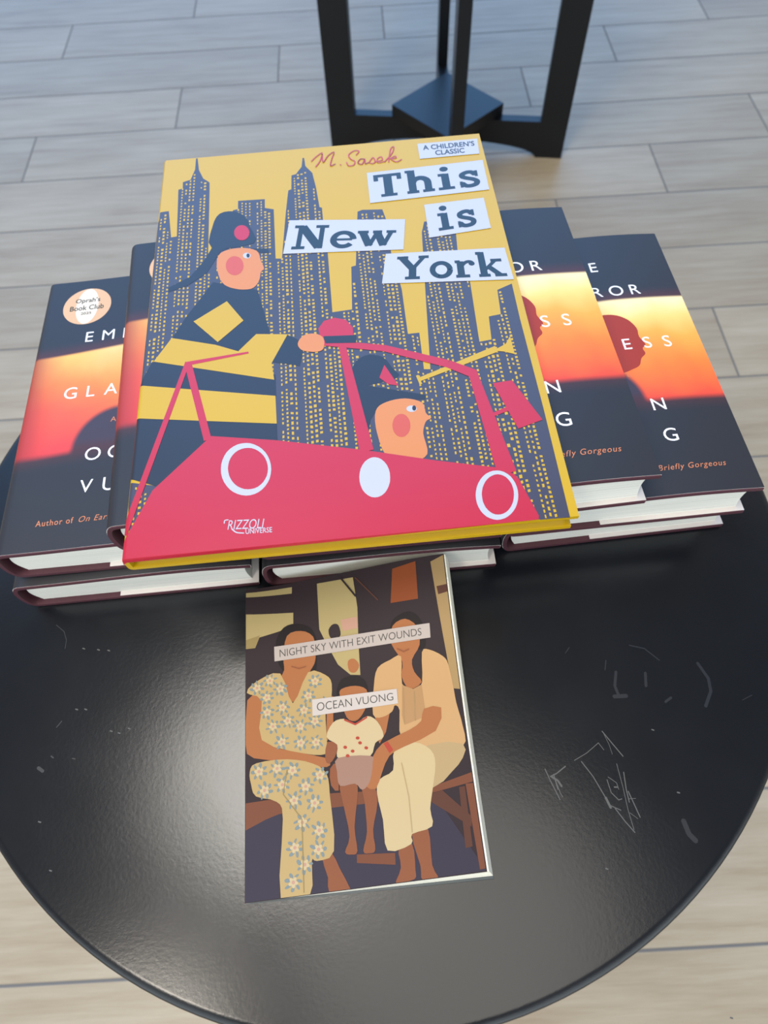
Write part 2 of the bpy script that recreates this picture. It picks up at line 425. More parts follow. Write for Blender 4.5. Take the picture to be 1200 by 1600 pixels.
SCRATCHES = [
 ([(0.0925, -0.2376), (0.0943, -0.2445), (0.0976, -0.2553)], 0.0006, 1),
 ([(0.0948, -0.2421), (0.099, -0.2407), (0.1051, -0.2373)], 0.0007, 1),
 ([(0.0954, -0.2422), (0.0987, -0.2449), (0.1002, -0.2481)], 0.0012, 1),
 ([(0.0971, -0.2436), (0.0987, -0.2521), (0.0996, -0.254)], 0.0005, 1),
 ([(0.097, -0.2411), (0.0973, -0.2454), (0.0976, -0.2496)], 0.0006, 1),
 ([(0.1112, -0.2346), (0.1197, -0.2312), (0.1283, -0.2261), (0.1305, -0.2305)], 0.0004, 1),
 ([(0.1153, -0.2357), (0.1202, -0.2448), (0.1241, -0.2558), (0.1264, -0.2631)], 0.0006, 1),
 ([(0.1247, -0.2573), (0.1261, -0.2627)], 0.0014, 1),
 ([(0.1267, -0.2619), (0.1317, -0.2648)], 0.0005, 1),
 ([(0.1287, -0.2636), (0.1325, -0.2709), (0.1365, -0.2772)], 0.0006, 1),
 ([(0.1323, -0.2196), (0.1366, -0.2274), (0.1411, -0.2354)], 0.0006, 1),
 ([(0.1326, -0.2199), (0.1345, -0.2278), (0.135, -0.2335)], 0.0003, 1),
 ([(0.1361, -0.2392), (0.1363, -0.2526), (0.1359, -0.2655), (0.1364, -0.2758)], 0.0004, 1),
 ([(0.139, -0.2444), (0.1379, -0.2539), (0.1378, -0.261)], 0.0006, 1),
 ([(0.128, -0.2475), (0.1286, -0.2547), (0.1319, -0.2592), (0.1339, -0.2588)], 0.0005, 1),
 ([(0.129, -0.246), (0.1332, -0.2498), (0.1335, -0.2535)], 0.0004, 1),
 ([(0.1388, -0.2552), (0.1418, -0.2696)], 0.0006, 1),
 ([(0.1377, -0.2592), (0.1421, -0.2594)], 0.0003, 1),
 ([(0.1365, -0.2667), (0.1403, -0.2703)], 0.0003, 1),
 ([(0.1313, -0.252), (0.1332, -0.2522)], 0.0008, 1),
 ([(0.1506, -0.1842), (0.1475, -0.1929), (0.1483, -0.1992)], 0.0018, 2),
 ([(0.1691, -0.187), (0.1671, -0.1951)], 0.0018, 2),
 ([(0.164, -0.1679), (0.173, -0.1711), (0.1804, -0.1798)], 0.0008, 2),
 ([(0.1455, -0.1995), (0.1529, -0.1999)], 0.0025, 2),
 ([(0.2042, -0.1846), (0.2077, -0.1948), (0.2066, -0.2029), (0.2004, -0.2116)], 0.002, 2),
 ([(0.1764, -0.2063), (0.1806, -0.2041)], 0.0015, 2),
 ([(0.1662, -0.2744), (0.1671, -0.2813), (0.1697, -0.2849)], 0.003, 2),
 ([(0.2243, -0.2105), (0.2313, -0.2081)], 0.0005, 2),
 ([(0.1212, -0.1684), (0.1246, -0.1649)], 0.0005, 2),
 ([(0.1462, -0.176), (0.144, -0.1821)], 0.0007, 2),
 ([(-0.2192, -0.11), (-0.2134, -0.1152), (-0.2109, -0.1216), (-0.2111, -0.1276)], 0.0005, 2),
 ([(-0.2183, -0.2034), (-0.2153, -0.2056)], 0.002, 2),
 ([(-0.2101, -0.1797), (-0.2072, -0.1761)], 0.0006, 2),
 ([(-0.2533, -0.0777), (-0.2505, -0.0764)], 0.0012, 1),
 ([(-0.2112, -0.1972), (-0.2097, -0.1983)], 0.0008, 2),
 ([(-0.1976, -0.2), (-0.1959, -0.2005)], 0.0006, 2),
 ([(-0.1991, -0.1694), (-0.1978, -0.1699)], 0.0008, 1),
 ([(-0.1932, -0.17), (-0.1919, -0.1706)], 0.0008, 1),
 ([(-0.1753, -0.1857), (-0.174, -0.1862)], 0.0008, 1),
 ([(-0.164, -0.1853), (-0.1627, -0.1859)], 0.0008, 1),
 ([(-0.1703, -0.1874), (-0.169, -0.1879)], 0.0008, 1),
 ([(-0.199, -0.1288), (-0.1977, -0.1294)], 0.0008, 1),
 ([(-0.1889, -0.1308), (-0.1876, -0.1314)], 0.0008, 1),
 ([(-0.1819, -0.1321), (-0.1806, -0.1327)], 0.0008, 1),
 ([(-0.2137, -0.2345), (-0.2124, -0.235)], 0.0008, 1),
 ([(-0.2035, -0.2615), (-0.2024, -0.2619)], 0.0008, 1),
 ([(0.1674, -0.2588), (0.1685, -0.2592)], 0.0008, 1),
 ([(0.1151, -0.2936), (0.1161, -0.294)], 0.0008, 1),
 ([(0.1611, -0.367), (0.162, -0.3673)], 0.0008, 1),
 ([(0.163, -0.2219), (0.164, -0.2224)], 0.0008, 1),
 ([(-0.0824, -0.292), (-0.0796, -0.296)], 0.0012, 2),
 ([(-0.081, -0.2927), (-0.0768, -0.3), (-0.074, -0.2997)], 0.0006, 2),
]
cafe_table('round black table with scratched top carrying the books', TC, 0.29754, 0.24, 0.5,
           [([(p[0]-TC[0], p[1]-TC[1]) for p in pts], w, mi) for pts, w, mi in SCRATCHES])
cafe_table('black table on the floor behind, only its crossed leg frames in view', (0.3305, 1.5375), 0.38, 0.3285, -0.2195, (), 0.122)

# ---------------------------------------------------------------- hardcover novels
M_PAPER = mat('white_jacket_paper', (214, 208, 206), 0.6, 0.3)
M_MAROON = mat('maroon_case_paper', (74, 40, 50), 0.55, 0.4, 0.06, 200)
M_INK = mat('white_foil_lettering', (235, 238, 245), 0.35, 0.5)
M_COPPER = mat('copper_lettering', (196, 120, 84), 0.4, 0.5)
M_HEAD = mat('dark_red_silhouette', (150, 48, 30), 0.45, 0.4)
M_SEAL = mat('peach_seal', (206, 166, 130), 0.4, 0.4)
M_SEALW = mat('white_seal_centre', (220, 208, 194), 0.4, 0.4)
M_SEALT = mat('green_grey_lettering', (44, 60, 56), 0.5, 0.3)
def page_material(name, rgb, dark):
    m, nt, b = principled(name); g = NT(nt)
    tc = g.n('ShaderNodeTexCoord'); mp = g.n('ShaderNodeMapping'); g.l(tc.outputs['Object'], mp.inputs[0])
    mp.inputs['Scale'].default_value = (4, 4, 2600)
    n = g.noise(mp.outputs[0], 1.0, 3, 0.7)
    g.l(g.ramp(n, [(0.3, dark), (0.6, rgb)]), b.inputs['Base Color']); b.inputs['Roughness'].default_value = 0.8
    b.inputs['Specular IOR Level'].default_value = 0.2
    return m
M_PAGES = page_material('novel_pages', (226, 224, 216), (188, 188, 182))
BW, BH, BT = 0.160, 0.236, 0.0352
BOW = 0.0027
CT0, CT1 = 0.0004, BT - BOW - 0.0004
def bow(x): return BOW * max(0.0, math.sin(math.pi*min(max((x-0.009)/(BW-0.009), 0), 1)**1.6))
def case_profile(off):
    """front fore edge -> spine -> back fore edge, moved outwards by off"""
    xs = [0.009 + (BW-0.009)*i/14 for i in range(14, -1, -1)]
    pr = [(x + (off if i == 0 else 0), CT1 + bow(x) + off) for i, x in enumerate(xs)]
    zc = (CT0+CT1)/2; hz = (CT1-CT0)/2
    for i in range(1, 16):
        a = math.pi*i/16
        pr.append((0.009 - (0.0088+off)*math.sin(a)**0.75, zc + (hz+off)*math.copysign(abs(math.cos(a))**0.85, math.cos(a))))
    pr += [(0.009 + (BW-0.009)*i/14 + (off if i == 14 else 0), CT0 - off) for i in range(0, 15)]
    return pr
def jacket_material():
    m, nt, b = principled('sunset_jacket'); g = NT(nt)
    uvn = g.n('ShaderNodeUVMap'); uvn.uv_map = 'print'; sep = g.n('ShaderNodeSeparateXYZ'); g.l(uvn.outputs[0], sep.inputs[0])
    U, V = g.m('MULTIPLY', sep.outputs[0], BW*1000), g.m('MULTIPLY', sep.outputs[1], BH*1000)      # in millimetres
    nz = g.noise(uvn.outputs[0], 5.0, 3, 0.5)
    nz2 = g.noise(uvn.outputs[0], 2.2, 2, 0.5)
    top = g.m('ADD', g.ss(U, -10, 110, 158.0, 167.0), 0.0)
    bot = g.ss(U, 0, 60, 72.0, 76.0)
    t = g.m('DIVIDE', g.m('SUBTRACT', V, bot), g.m('SUBTRACT', top, bot))
    t = g.m('ADD', t, g.m('MULTIPLY', g.m('SUBTRACT', nz, 0.5), 0.28))
    right = g.ramp(t, [(0.0, (232, 74, 48)), (0.30, (240, 118, 44)), (0.62, (244, 158, 62)), (0.80, (244, 196, 112)), (0.97, (246, 222, 168))])
    left = g.ramp(t, [(0.0, (216, 62, 62)), (0.40, (226, 88, 62)), (0.68, (232, 124, 62)), (0.98, (240, 176, 92))])
    cside = g.mix(g.ss(U, 30, 112), left, right)
    cside = g.mix(g.ss(U, -4, 30), lin((138, 40, 42)), cside)
    # soft edges into the dark bands
    hill = g.m('ADD', g.m('POWER', g.m('DIVIDE', g.m('SUBTRACT', U, 74.0), 33.0), 2.0), g.m('POWER', g.m('DIVIDE', g.m('SUBTRACT', V, 74.0), 35.0), 2.0))
    hillm = g.m('SUBTRACT', 1.0, g.ss(hill, 0.82, 1.14))
    a = g.m('MULTIPLY', g.ss(g.m('SUBTRACT', V, bot), -5.0, 2.0), g.m('SUBTRACT', 1.0, g.ss(g.m('SUBTRACT', V, top), -1.5, 1.5)))
    a = g.m('MULTIPLY', a, g.m('SUBTRACT', 1.0, hillm))
    glow = g.m('MULTIPLY', g.ss(g.m('SUBTRACT', V, bot), -14.0, 2.0), g.m('SUBTRACT', 1.0, g.ss(g.m('SUBTRACT', V, top), 0.0, 12.0)))
    dark = g.mix(g.m('MULTIPLY', glow, 0.55), lin((38, 38, 43)), lin((86, 40, 44)))
    dark = g.mix(g.m('MULTIPLY', hillm, g.ss(V, 74, 84)), dark, lin((58, 48, 62)))
    g.l(g.mix(a, dark, cside), b.inputs['Base Color'])
    b.inputs['Roughness'].default_value = 0.42; b.inputs['Specular IOR Level'].default_value = 0.5
    return m
M_JACKET = jacket_material()
def top_map(u, v, h): return (u/1000, v/1000, CT1 + bow(u/1000) + 0.00035 + h)
UC = [i*11.5 for i in range(1, 15)]
def novel(label):
    t = thing('hardcover_novel', label, 'book', group='sunset jacket hardcover novels')
    bm = bmesh.new(); shell(bm, case_profile(0.0), 0.0026, 0, BH); link('case', bm, M_MAROON, t, 35)
    # pages
    bm = bmesh.new(); z0, z1 = CT0+0.0027, CT1-0.0027
    pts = []
    n = 10
    for i in range(n+1):
        q = i/n; pts.append((0.0105 - 0.0040*math.sin(math.pi*q), z0 + (z1-z0)*q))
    for i in range(1, 9): x = 0.0105 + (BW-0.0145)*i/9; pts.append((x, z1 + bow(x)*0.95))
    for i in range(n+1):
        q = 1-i/n; pts.append((BW-0.0042 - 0.0018*math.sin(math.pi*q), z0 + (z1-z0)*q))
    prism(bm, pts, (0.0040, BH-0.0040)); link('page_block', bm, M_PAGES, t, 30)
    # dust jacket with its flaps folded inside the boards
    bm = bmesh.new(); fx = BW*0.40
    pr = case_profile(0.00035)
    pr = [(fx, CT1-0.0031+bow(fx)), (BW*0.7, CT1-0.0031+bow(BW*0.7)), (BW+0.0004, CT1-0.0029)] + pr + [(BW+0.0004, CT0+0.0029), (fx, CT0+0.0031)]
    sh = shell(bm, pr, 0.00030, 0.0008, BH-0.0002, 0, 1)
    for f in sh[:2] + sh[-1:]: f.material_index = 1               # the flaps are plain white
    uvl = bm.loops.layers.uv.new('print'); bm.normal_update()
    s = 0.0; arcl = []
    for i, p in enumerate(pr):
        if i: s += math.dist(p, pr[i-1])
        arcl.append(s)
    i_sp = min(range(len(pr)), key=lambda i: abs(pr[i][0]-0.009) + (0 if pr[i][1] > BT/2 else 1))
    tab = {(round(p[0], 6), round(p[1], 6)): 0.009 + arcl[i_sp]-a for p, a in zip(pr, arcl)}
    for f in bm.faces:
        for lp in f.loops:
            k = (round(lp.vert.co.x, 6), round(lp.vert.co.z, 6))
            lp[uvl].uv = (tab.get(k, -0.1)/BW, lp.vert.co.y/BH)
    art = Art(bm, top_map, UC)
    for row, us, v in NOVEL_ROWS:
        for ch, u in zip(row, us):
            art.many(place_text(ch, u, v, 9.6 if ch not in 'OCGSU' else 10.2, 0.0, 0, 1.0), 2, 0.00005, False)
    for ch, u in zip('ANOVEL', (68, 76, 82.5, 89, 95, 100.5)): art.many(place_text(ch, u, 97, 4.0, 0.0), 3, 0.00005, False)
    art.many(place_text('Author of', 38.5, 20.6, 4.3, 0.006, 0, 1, 24, 1.15), 3, 0.00005, False)
    art.many(place_text('On Earth We\u2019re Briefly Gorgeous', 98, 20.0, 5.4, 0.0, 0.3, 1, 88, 1.15), 3, 0.00005, False)
    art.add(smooth_closed([(92, 152), (104, 152.5), (113, 147), (117.5, 138), (117, 130), (119.5, 122.5), (116.5, 119), (117, 114), (113, 110), (110, 104), (104, 101), (96, 99), (88, 104), (84, 120), (86, 142)], 4), 4, 0.00003)
    j = link('dust_jacket', bm, [M_JACKET, M_PAPER, M_INK, M_COPPER, M_HEAD], t, 35)
    # round book-club seal
    bm = bmesh.new(); art = Art(bm, lambda u, v, h: top_map(u, v, h), UC)
    art.add(ellipse(36, 208, 18.4, 18.6, 48), 0, 0.00006)
    art.add([(36+8.6*math.sin(a), 208+18.2*math.cos(a)) for a in (2*math.pi*i/40 for i in range(40))], 1, 0.00010)
    art.many(place_text('Oprah\u2019s', 36, 213.5, 5.8, 0.012, 0, 1, 19), 2, 0.00014, False)
    art.many(place_text('Book Club', 36, 206.5, 5.0, 0.012, 0, 1, 26), 2, 0.00014, False)
    art.many(place_text('2025', 36, 200.6, 2.5, 0.01, 0, 1, 8), 2, 0.00014, False)
    s = link('seal', bm, [M_SEAL, M_SEALW, M_SEALT], t); s['label'] = 'round peach and white book club seal'
    return t
NOVEL_ROWS = [('THE', (72, 87, 102), 202), ('EMPEROR', [41.7+14.2*i for i in range(7)], 176), ('OF', (79, 93), 150),
              ('GLADNESS', [34.6+14.4*i for i in range(8)], 124), ('OCEAN', (57.0, 71.5, 82, 92.6, 113.0), 70), ('VUONG', (55.6, 70.8, 82, 92.6, 113.5), 45)]
NOVELS = [
 (-0.2334, -0.0888, 1, -0.0151, 'dark jacketed hardcover showing the round book club seal, upper book at left end'),
 (-0.2392, -0.0949, 0, -0.0101, 'hardcover lying on the tabletop under the book with the round seal, left end'),
 (-0.0732, -0.0986, 0, -0.02, 'hardcover on the tabletop just behind the top edge of the paperback'),
 (0.0924, -0.0916, 0, 0.01, 'lowest hardcover at right end, only its pages showing above the black tabletop'),
 (-0.0722, -0.095, 1, -0.01, 'middle hardcover squeezed below the yellow book, above the one touching the paperback'),
 (0.0893, -0.0974, 1, -0.0032, 'sunset hardcover farthest right, its copper line and letters N and G uncovered'),
 (-0.1494, -0.0969, 2, 0.0148, 'hardcover on the third tier, its red and black spine showing left of the yellow book'),
 (0.011600000000000001, -0.1035, 2, 0.0157, 'hardcover on the third tier, its jacket showing between yellow book and rightmost hardcover'),
]
first = None
for x, y, lev, rz, lab in NOVELS:
    if first is None:
        first = novel(lab); first.location = (x, y, lev*BT + 0.00035); first.rotation_euler = (0, 0, rz)
    else:
        copy_thing(first, (x, y, lev*BT + 0.00035), rz, lab)

# ---------------------------------------------------------------- the large yellow picture book
YW, YH, YT = 0.2423, 0.3356, 0.0135
PB_MATS = {'yellow': mat('picture_book_yellow', (186, 150, 3), 0.30, 0.66), 'slate': mat('picture_book_slate', (60, 58, 74), 0.30, 0.66),
           'window': mat('picture_book_window_yellow', (186, 150, 5), 0.30, 0.66), 'black': mat('picture_book_black', (32, 33, 42), 0.30, 0.66),
           'red': mat('picture_book_red', (174, 26, 50), 0.30, 0.66), 'white': mat('picture_book_white', (176, 178, 192), 0.30, 0.66),
           'skin': mat('picture_book_skin', (196, 122, 62), 0.30, 0.66), 'cheek': mat('picture_book_cheek', (186, 76, 54), 0.30, 0.66),
           'ink': mat('picture_book_title_ink', (26, 38, 46), 0.30, 0.66), 'sign': mat('picture_book_signature_red', (178, 48, 58), 0.30, 0.66)}
PB_NAMES = list(PB_MATS)
M_YPAGES = page_material('picture_book_pages', (224, 222, 214), (200, 198, 190))
YB = 0.0028
def y_map(u, v, h):
    """millimetres on the front cover; v<0 folds over the lower edge, u<0 round the spine"""
    x, y, z = u/1000, v/1000, YT
    r = 0.0030
    if u < 3.0:
        a = min((3.0-u)/1000/r, math.pi/2); ext = max(0.0, (3.0-u)/1000 - r*math.pi/2)
        x = 0.003 - (r+h)*math.sin(a); z = YT - r + (r+h)*math.cos(a) - ext
    else: z += h
    if v < 0:
        y = -h; z = z - h + v/1000
    return (x, y, z)
def picture_book(loc, rz, label):
    t = thing('picture_book', label, 'book', loc, rz)
    pr = [(YW, YT), (YW*0.5, YT)] + [(0.003-0.003*math.sin(a), YT-0.003+0.003*math.cos(a)) for a in (math.pi/2*i/8 for i in range(9))]
    pr += [(0.003-0.003*math.cos(a), 0.003-0.003*math.sin(a)) for a in (math.pi/2*i/8 for i in range(9))] + [(YW*0.5, 0), (YW-0.002, 0)]
    bm = bmesh.new(); shell(bm, pr, YB, 0, YH)
    art = Art(bm, y_map, [0.6, 1.2, 1.8, 2.4, 3.0], [0.0])
    for mname, layer, poly in PB_ART: art.add(poly, PB_NAMES.index(mname), layer*0.00006)
    towers = [p for mname, layer, p in PB_ART if mname == 'slate']
    rnd = random.Random(5); k = 0
    u = 4.0
    while u < 232:
        wide = rnd.choice((1.2, 1.5, 1.0)); ph = rnd.random()
        k += 1
        if k % 5 != 0:
            v = -2 + ph; vp = rnd.choice((2.9, 3.2, 3.6))
            while v < 322:
                c = (u + (v-120)*-0.006, v)
                if rnd.random() < 0.88 and any(inside((c[0]+dx, c[1]+dy), tw) for tw in towers for dx, dy in ((0, 0),)) \
                   and any(inside((c[0]-1.4, c[1]), tw) for tw in towers) and any(inside((c[0]+1.4, c[1]+2.4), tw) for tw in towers):
                    w2, h2 = wide*0.5*rnd.uniform(.8, 1.15), vp*0.27*rnd.uniform(.75, 1.2); j = rnd.uniform(-.15, .15)
                    art.add([(c[0]-w2, v-h2+j), (c[0]+w2, v-h2-j), (c[0]+w2, v+h2-j), (c[0]-w2, v+h2+j)], PB_NAMES.index('window'), 2*0.00006, False)
                v += vp
        u += 2.75
    for txt, q, a0, a1, b0, b1 in PB_TITLE:
        P, bd = slab_polys(txt); art.many(fit_polys(P, bd, q, a0, a1, b0, b1), PB_NAMES.index('ink'), 8*0.00006, False)
    for txt, q, mname, weight, shear, a0, a1, b0, b1 in PB_TEXT:
        P, bd = text_polys(txt, weight, shear); art.many(fit_polys(P, bd, q, a0, a1, b0, b1), PB_NAMES.index(mname), 8*0.00006, False)
    for pts, w, mname in PB_STROKES: art.many(stroke(smooth_open(pts, 4), w), PB_NAMES.index(mname), 8*0.00006, False)
    link('cover', bm, [PB_MATS[k] for k in PB_NAMES], t, 35)
    bm = bmesh.new(); box(bm, 0.004, YW-0.0045, 0.004, YH-0.004, YB+0.0001, YT-YB-0.0001); link('page_block', bm, M_YPAGES, t)
    return t
PB_ART = [
 ('slate', 1, [(-1.3, 262.5), (1.5, 267.5), (1.5, 275.7), (7.9, 276.2), (11.3, 247.5), (20.1, 68.2), (-3.0, 70.9)]),
 ('slate', 1, [(13.5, 299.4), (16.7, 300.3), (16.4, 307.7), (22.0, 309.8), (24.8, 321.3), (25.0, 334.9), (26.2, 334.8), (27.7, 320.8), (31.4, 309.9), (36.3, 304.7), (36.6, 296.0), (38.0, 224.6), (45.9, 222.8), (49.7, 64.7), (15.6, 68.7), (10.0, 247.7), (15.3, 248.2)]),
 ('slate', 1, [(54.3, 270.9), (57.9, 271.8), (57.8, 280.8), (77.2, 280.2), (77.1, 270.4), (83.5, 268.1), (84.2, 217.0), (91.5, 216.0), (88.3, 60.1), (44.6, 65.3), (40.8, 215.4)]),
 ('slate', 1, [(92.1, 263.5), (94.4, 287.6), (96.7, 288.7), (97.1, 304.6), (100.5, 305.6), (105.0, 313.9), (106.0, 324.3), (107.2, 324.1), (107.8, 314.2), (112.7, 305.3), (114.8, 287.5), (116.3, 266.2), (118.0, 265.2), (118.2, 249.6), (119.8, 217.1), (120.0, 162.5), (114.6, 57.0), (82.1, 60.8), (88.5, 216.4)]),
 ('slate', 1, [(114.2, 162.2), (132.8, 163.6), (134.9, 202.6), (138.0, 203.4), (143.0, 257.6), (146.3, 259.1), (160.7, 257.8), (162.4, 246.7), (162.7, 211.2), (166.3, 177.5), (166.1, 138.4), (173.3, 138.6), (172.6, 104.0), (184.9, 33.6), (107.4, 51.2)]),
 ('slate', 1, [(185.7, 230.3), (188.6, 241.0), (210.0, 240.6), (207.6, 210.0), (211.5, 180.3), (209.3, 126.5), (211.5, 22.1), (174.9, 39.0), (176.6, 108.5), (181.3, 172.6)]),
 ('slate', 1, [(227.8, 169.3), (238.1, 173.8), (237.6, 142.7), (238.0, 71.8), (237.4, -0.2), (221.4, 0.0), (208.7, 94.6), (208.5, 126.6), (217.0, 127.6), (218.5, 146.9), (226.4, 148.0)]),
 ('slate', 1, [(2.3, 184.8), (48.2, 178.8), (112.0, 158.0), (131.7, 145.6), (150.7, 132.4), (172.0, 109.1), (176.6, 108.5), (211.0, 109.2), (237.8, 64.8), (237.4, -0.6), (218.7, 0.3), (132.1, 41.9), (82.1, 60.8), (-1.9, 70.8)]),
 ('slate', 1, [(-1.8, 48.0), (21.7, 41.9), (4.6, 6.4)]),
 ('black', 3, [(40.3, 233.1), (37.9, 239.0), (38.7, 247.7), (40.1, 255.3), (41.1, 260.7), (42.6, 265.1), (44.7, 268.2), (47.7, 269.8), (51.3, 270.1), (54.7, 269.5), (57.8, 268.1), (60.6, 265.8), (63.0, 262.8), (64.8, 259.2), (66.0, 254.9), (67.1, 250.2), (69.2, 244.5), (71.0, 238.5), (69.4, 234.2), (60.9, 231.9), (49.0, 231.2), (79.1, 227.7), (79.9, 223.2), (69.0, 225.3), (47.0, 229.6), (37.6, 208.5), (25.2, 198.2), (12.7, 193.9), (12.5, 198.1), (26.5, 206.4), (35.5, 221.1)]),
 ('black', 3, [(42.2, 199.5), (72.0, 188.4), (79.3, 152.3), (80.6, 130.8), (70.3, 142.7), (59.9, 137.1), (45.4, 143.2), (17.6, 152.1), (24.9, 168.2)]),
 ('black', 3, [(6.7, 134.5), (82.8, 115.2), (83.0, 98.4), (-0.2, 116.0)]),
 ('black', 3, [(-0.7, 92.3), (83.1, 79.4), (83.3, 66.5), (45.1, 72.0), (18.8, 41.8), (-0.1, 50.0)]),
 ('black', 3, [(90.1, 147.1), (101.6, 138.7), (97.8, 120.4), (80.2, 125.7)]),
 ('skin', 4, [(46.6, 227.1), (49.0, 228.8), (52.1, 229.9), (55.5, 230.4), (58.8, 230.5), (62.1, 230.2), (65.6, 229.3), (68.7, 228.0), (71.2, 226.3), (72.6, 224.0), (73.3, 221.3), (73.7, 218.4), (74.2, 215.9), (74.9, 213.6), (75.6, 211.6), (76.1, 209.7), (76.3, 208.2), (76.1, 207.1), (75.4, 206.5), (74.7, 205.9), (74.1, 204.8), (73.9, 203.0), (73.7, 200.9), (73.4, 198.6), (72.8, 196.6), (72.0, 194.6), (70.9, 192.7), (69.5, 191.1), (67.8, 190.1), (65.4, 189.8), (62.5, 190.0), (59.5, 190.6), (56.8, 191.6), (54.3, 192.7), (52.0, 194.2), (49.9, 196.1), (48.2, 198.7), (46.7, 202.2), (45.6, 206.5), (44.7, 211.0), (44.3, 215.0), (44.2, 218.5), (44.5, 221.9), (45.2, 224.8)]),
 ('cheek', 5, [(62.5, 212.5), (62.4, 210.5), (62.0, 208.6), (61.2, 206.9), (60.3, 205.6), (59.2, 204.7), (57.9, 204.2), (56.6, 204.1), (55.2, 204.6), (54.0, 205.4), (52.8, 206.6), (51.8, 208.2), (51.1, 210.1), (50.6, 212.1), (50.4, 214.1), (50.5, 216.2), (50.9, 218.1), (51.6, 219.8), (52.5, 221.1), (53.7, 222.1), (55.0, 222.6), (56.3, 222.7), (57.7, 222.2), (59.0, 221.4), (60.2, 220.1), (61.1, 218.5), (61.9, 216.6), (62.3, 214.6)]),
 ('white', 5, [(67.2, 221.8), (67.2, 221.2), (67.0, 220.6), (66.7, 220.1), (66.3, 219.7), (65.8, 219.5), (65.2, 219.3), (64.6, 219.3), (64.1, 219.5), (63.5, 219.8), (63.0, 220.2), (62.6, 220.7), (62.3, 221.3), (62.1, 221.9), (62.0, 222.5), (62.1, 223.1), (62.2, 223.7), (62.6, 224.2), (63.0, 224.6), (63.5, 224.9), (64.0, 225.0), (64.6, 225.0), (65.2, 224.8), (65.7, 224.6), (66.2, 224.1), (66.7, 223.6), (67.0, 223.1), (67.2, 222.4)]),
 ('black', 6, [(66.6, 221.9), (66.6, 221.4), (66.5, 221.0), (66.4, 220.7), (66.2, 220.4), (66.0, 220.2), (65.7, 220.0), (65.5, 220.0), (65.2, 220.1), (65.0, 220.3), (64.8, 220.6), (64.6, 220.9), (64.5, 221.3), (64.4, 221.7), (64.4, 222.2), (64.4, 222.6), (64.5, 223.0), (64.6, 223.4), (64.8, 223.7), (65.0, 223.9), (65.2, 224.0), (65.5, 224.0), (65.7, 224.0), (66.0, 223.8), (66.2, 223.5), (66.4, 223.2), (66.5, 222.8), (66.6, 222.3)]),
 ('red', 5, [(66.3, 245.0), (66.1, 243.3), (65.7, 241.7), (65.1, 240.3), (64.3, 239.2), (63.3, 238.4), (62.2, 238.0), (61.0, 238.0), (59.8, 238.3), (58.7, 239.0), (57.6, 240.1), (56.8, 241.5), (56.1, 243.0), (55.7, 244.8), (55.5, 246.5), (55.6, 248.3), (56.0, 249.9), (56.6, 251.3), (57.5, 252.5), (58.5, 253.3), (59.6, 253.7), (60.8, 253.7), (62.0, 253.4), (63.2, 252.6), (64.2, 251.5), (65.1, 250.1), (65.7, 248.5), (66.1, 246.8)]),
 ('yellow', 5, [(30.8, 165.2), (51.9, 180.6), (62.9, 162.2), (46.9, 145.7)]),
 ('yellow', 4, [(17.6, 152.7), (45.4, 143.7), (59.9, 136.6), (71.1, 149.6), (90.9, 147.0), (80.6, 124.6), (82.0, 111.3), (7.5, 134.4)]),
 ('yellow', 4, [(-0.7, 116.6), (82.6, 98.9), (83.1, 78.4), (-0.6, 91.8)]),
 ('skin', 6, [(97.1, 138.7), (97.6, 140.3), (98.5, 142.0), (99.6, 143.5), (100.9, 144.7), (102.6, 145.3), (104.5, 145.7), (106.5, 145.7), (108.2, 145.3), (109.8, 144.7), (111.2, 143.7), (112.5, 142.4), (113.3, 140.9), (113.6, 139.0), (113.6, 136.6), (113.3, 134.2), (112.9, 132.5), (112.2, 131.5), (111.4, 130.9), (110.3, 130.5), (109.2, 130.3), (107.9, 130.3), (106.5, 130.4), (105.1, 130.7), (103.7, 131.0), (102.4, 131.4), (101.1, 131.8), (99.9, 132.4), (99.0, 133.2), (98.2, 134.3), (97.5, 135.7), (97.1, 137.2)]),
 ('black', 3, [(129.5, 100.4), (127.1, 102.8), (127.6, 106.6), (128.6, 110.5), (129.3, 113.9), (130.6, 117.4), (132.4, 120.2), (134.8, 122.2), (137.6, 123.7), (140.5, 124.3), (143.5, 124.0), (146.4, 122.9), (149.0, 121.2), (150.9, 118.6), (152.4, 115.5), (153.7, 112.4), (155.7, 109.4), (157.5, 106.5), (156.0, 104.1), (148.3, 102.0), (137.5, 100.5), (171.4, 89.4), (171.0, 86.1), (154.4, 87.7), (142.7, 83.4), (137.5, 74.7), (134.0, 56.9), (130.6, 61.8)]),
 ('red', 5, [(149.2, 115.0), (156.2, 98.1), (150.2, 99.8), (145.3, 105.4)]),
 ('skin', 4, [(141.0, 80.8), (142.1, 83.0), (143.6, 84.6), (145.4, 85.7), (147.5, 86.6), (150.1, 87.4), (153.1, 88.0), (156.2, 88.2), (159.0, 88.1), (161.7, 87.5), (164.4, 86.6), (166.7, 85.4), (168.5, 84.0), (169.4, 82.3), (169.6, 80.2), (169.6, 78.1), (169.9, 76.3), (170.5, 75.0), (171.4, 74.0), (172.1, 73.1), (172.4, 72.3), (172.0, 71.7), (171.1, 71.4), (170.0, 70.9), (169.1, 69.9), (168.4, 68.5), (167.7, 66.7), (167.1, 64.6), (166.7, 62.0), (166.9, 58.6), (167.5, 54.6), (167.8, 50.7), (167.3, 47.7), (165.6, 45.8), (163.2, 44.5), (160.4, 43.8), (157.5, 43.6), (154.3, 44.0), (150.9, 44.8), (147.6, 46.3), (144.9, 48.6), (143.1, 51.9), (141.9, 56.1), (141.1, 60.8), (140.5, 65.1), (140.1, 69.3), (140.0, 73.6), (140.3, 77.6)]),
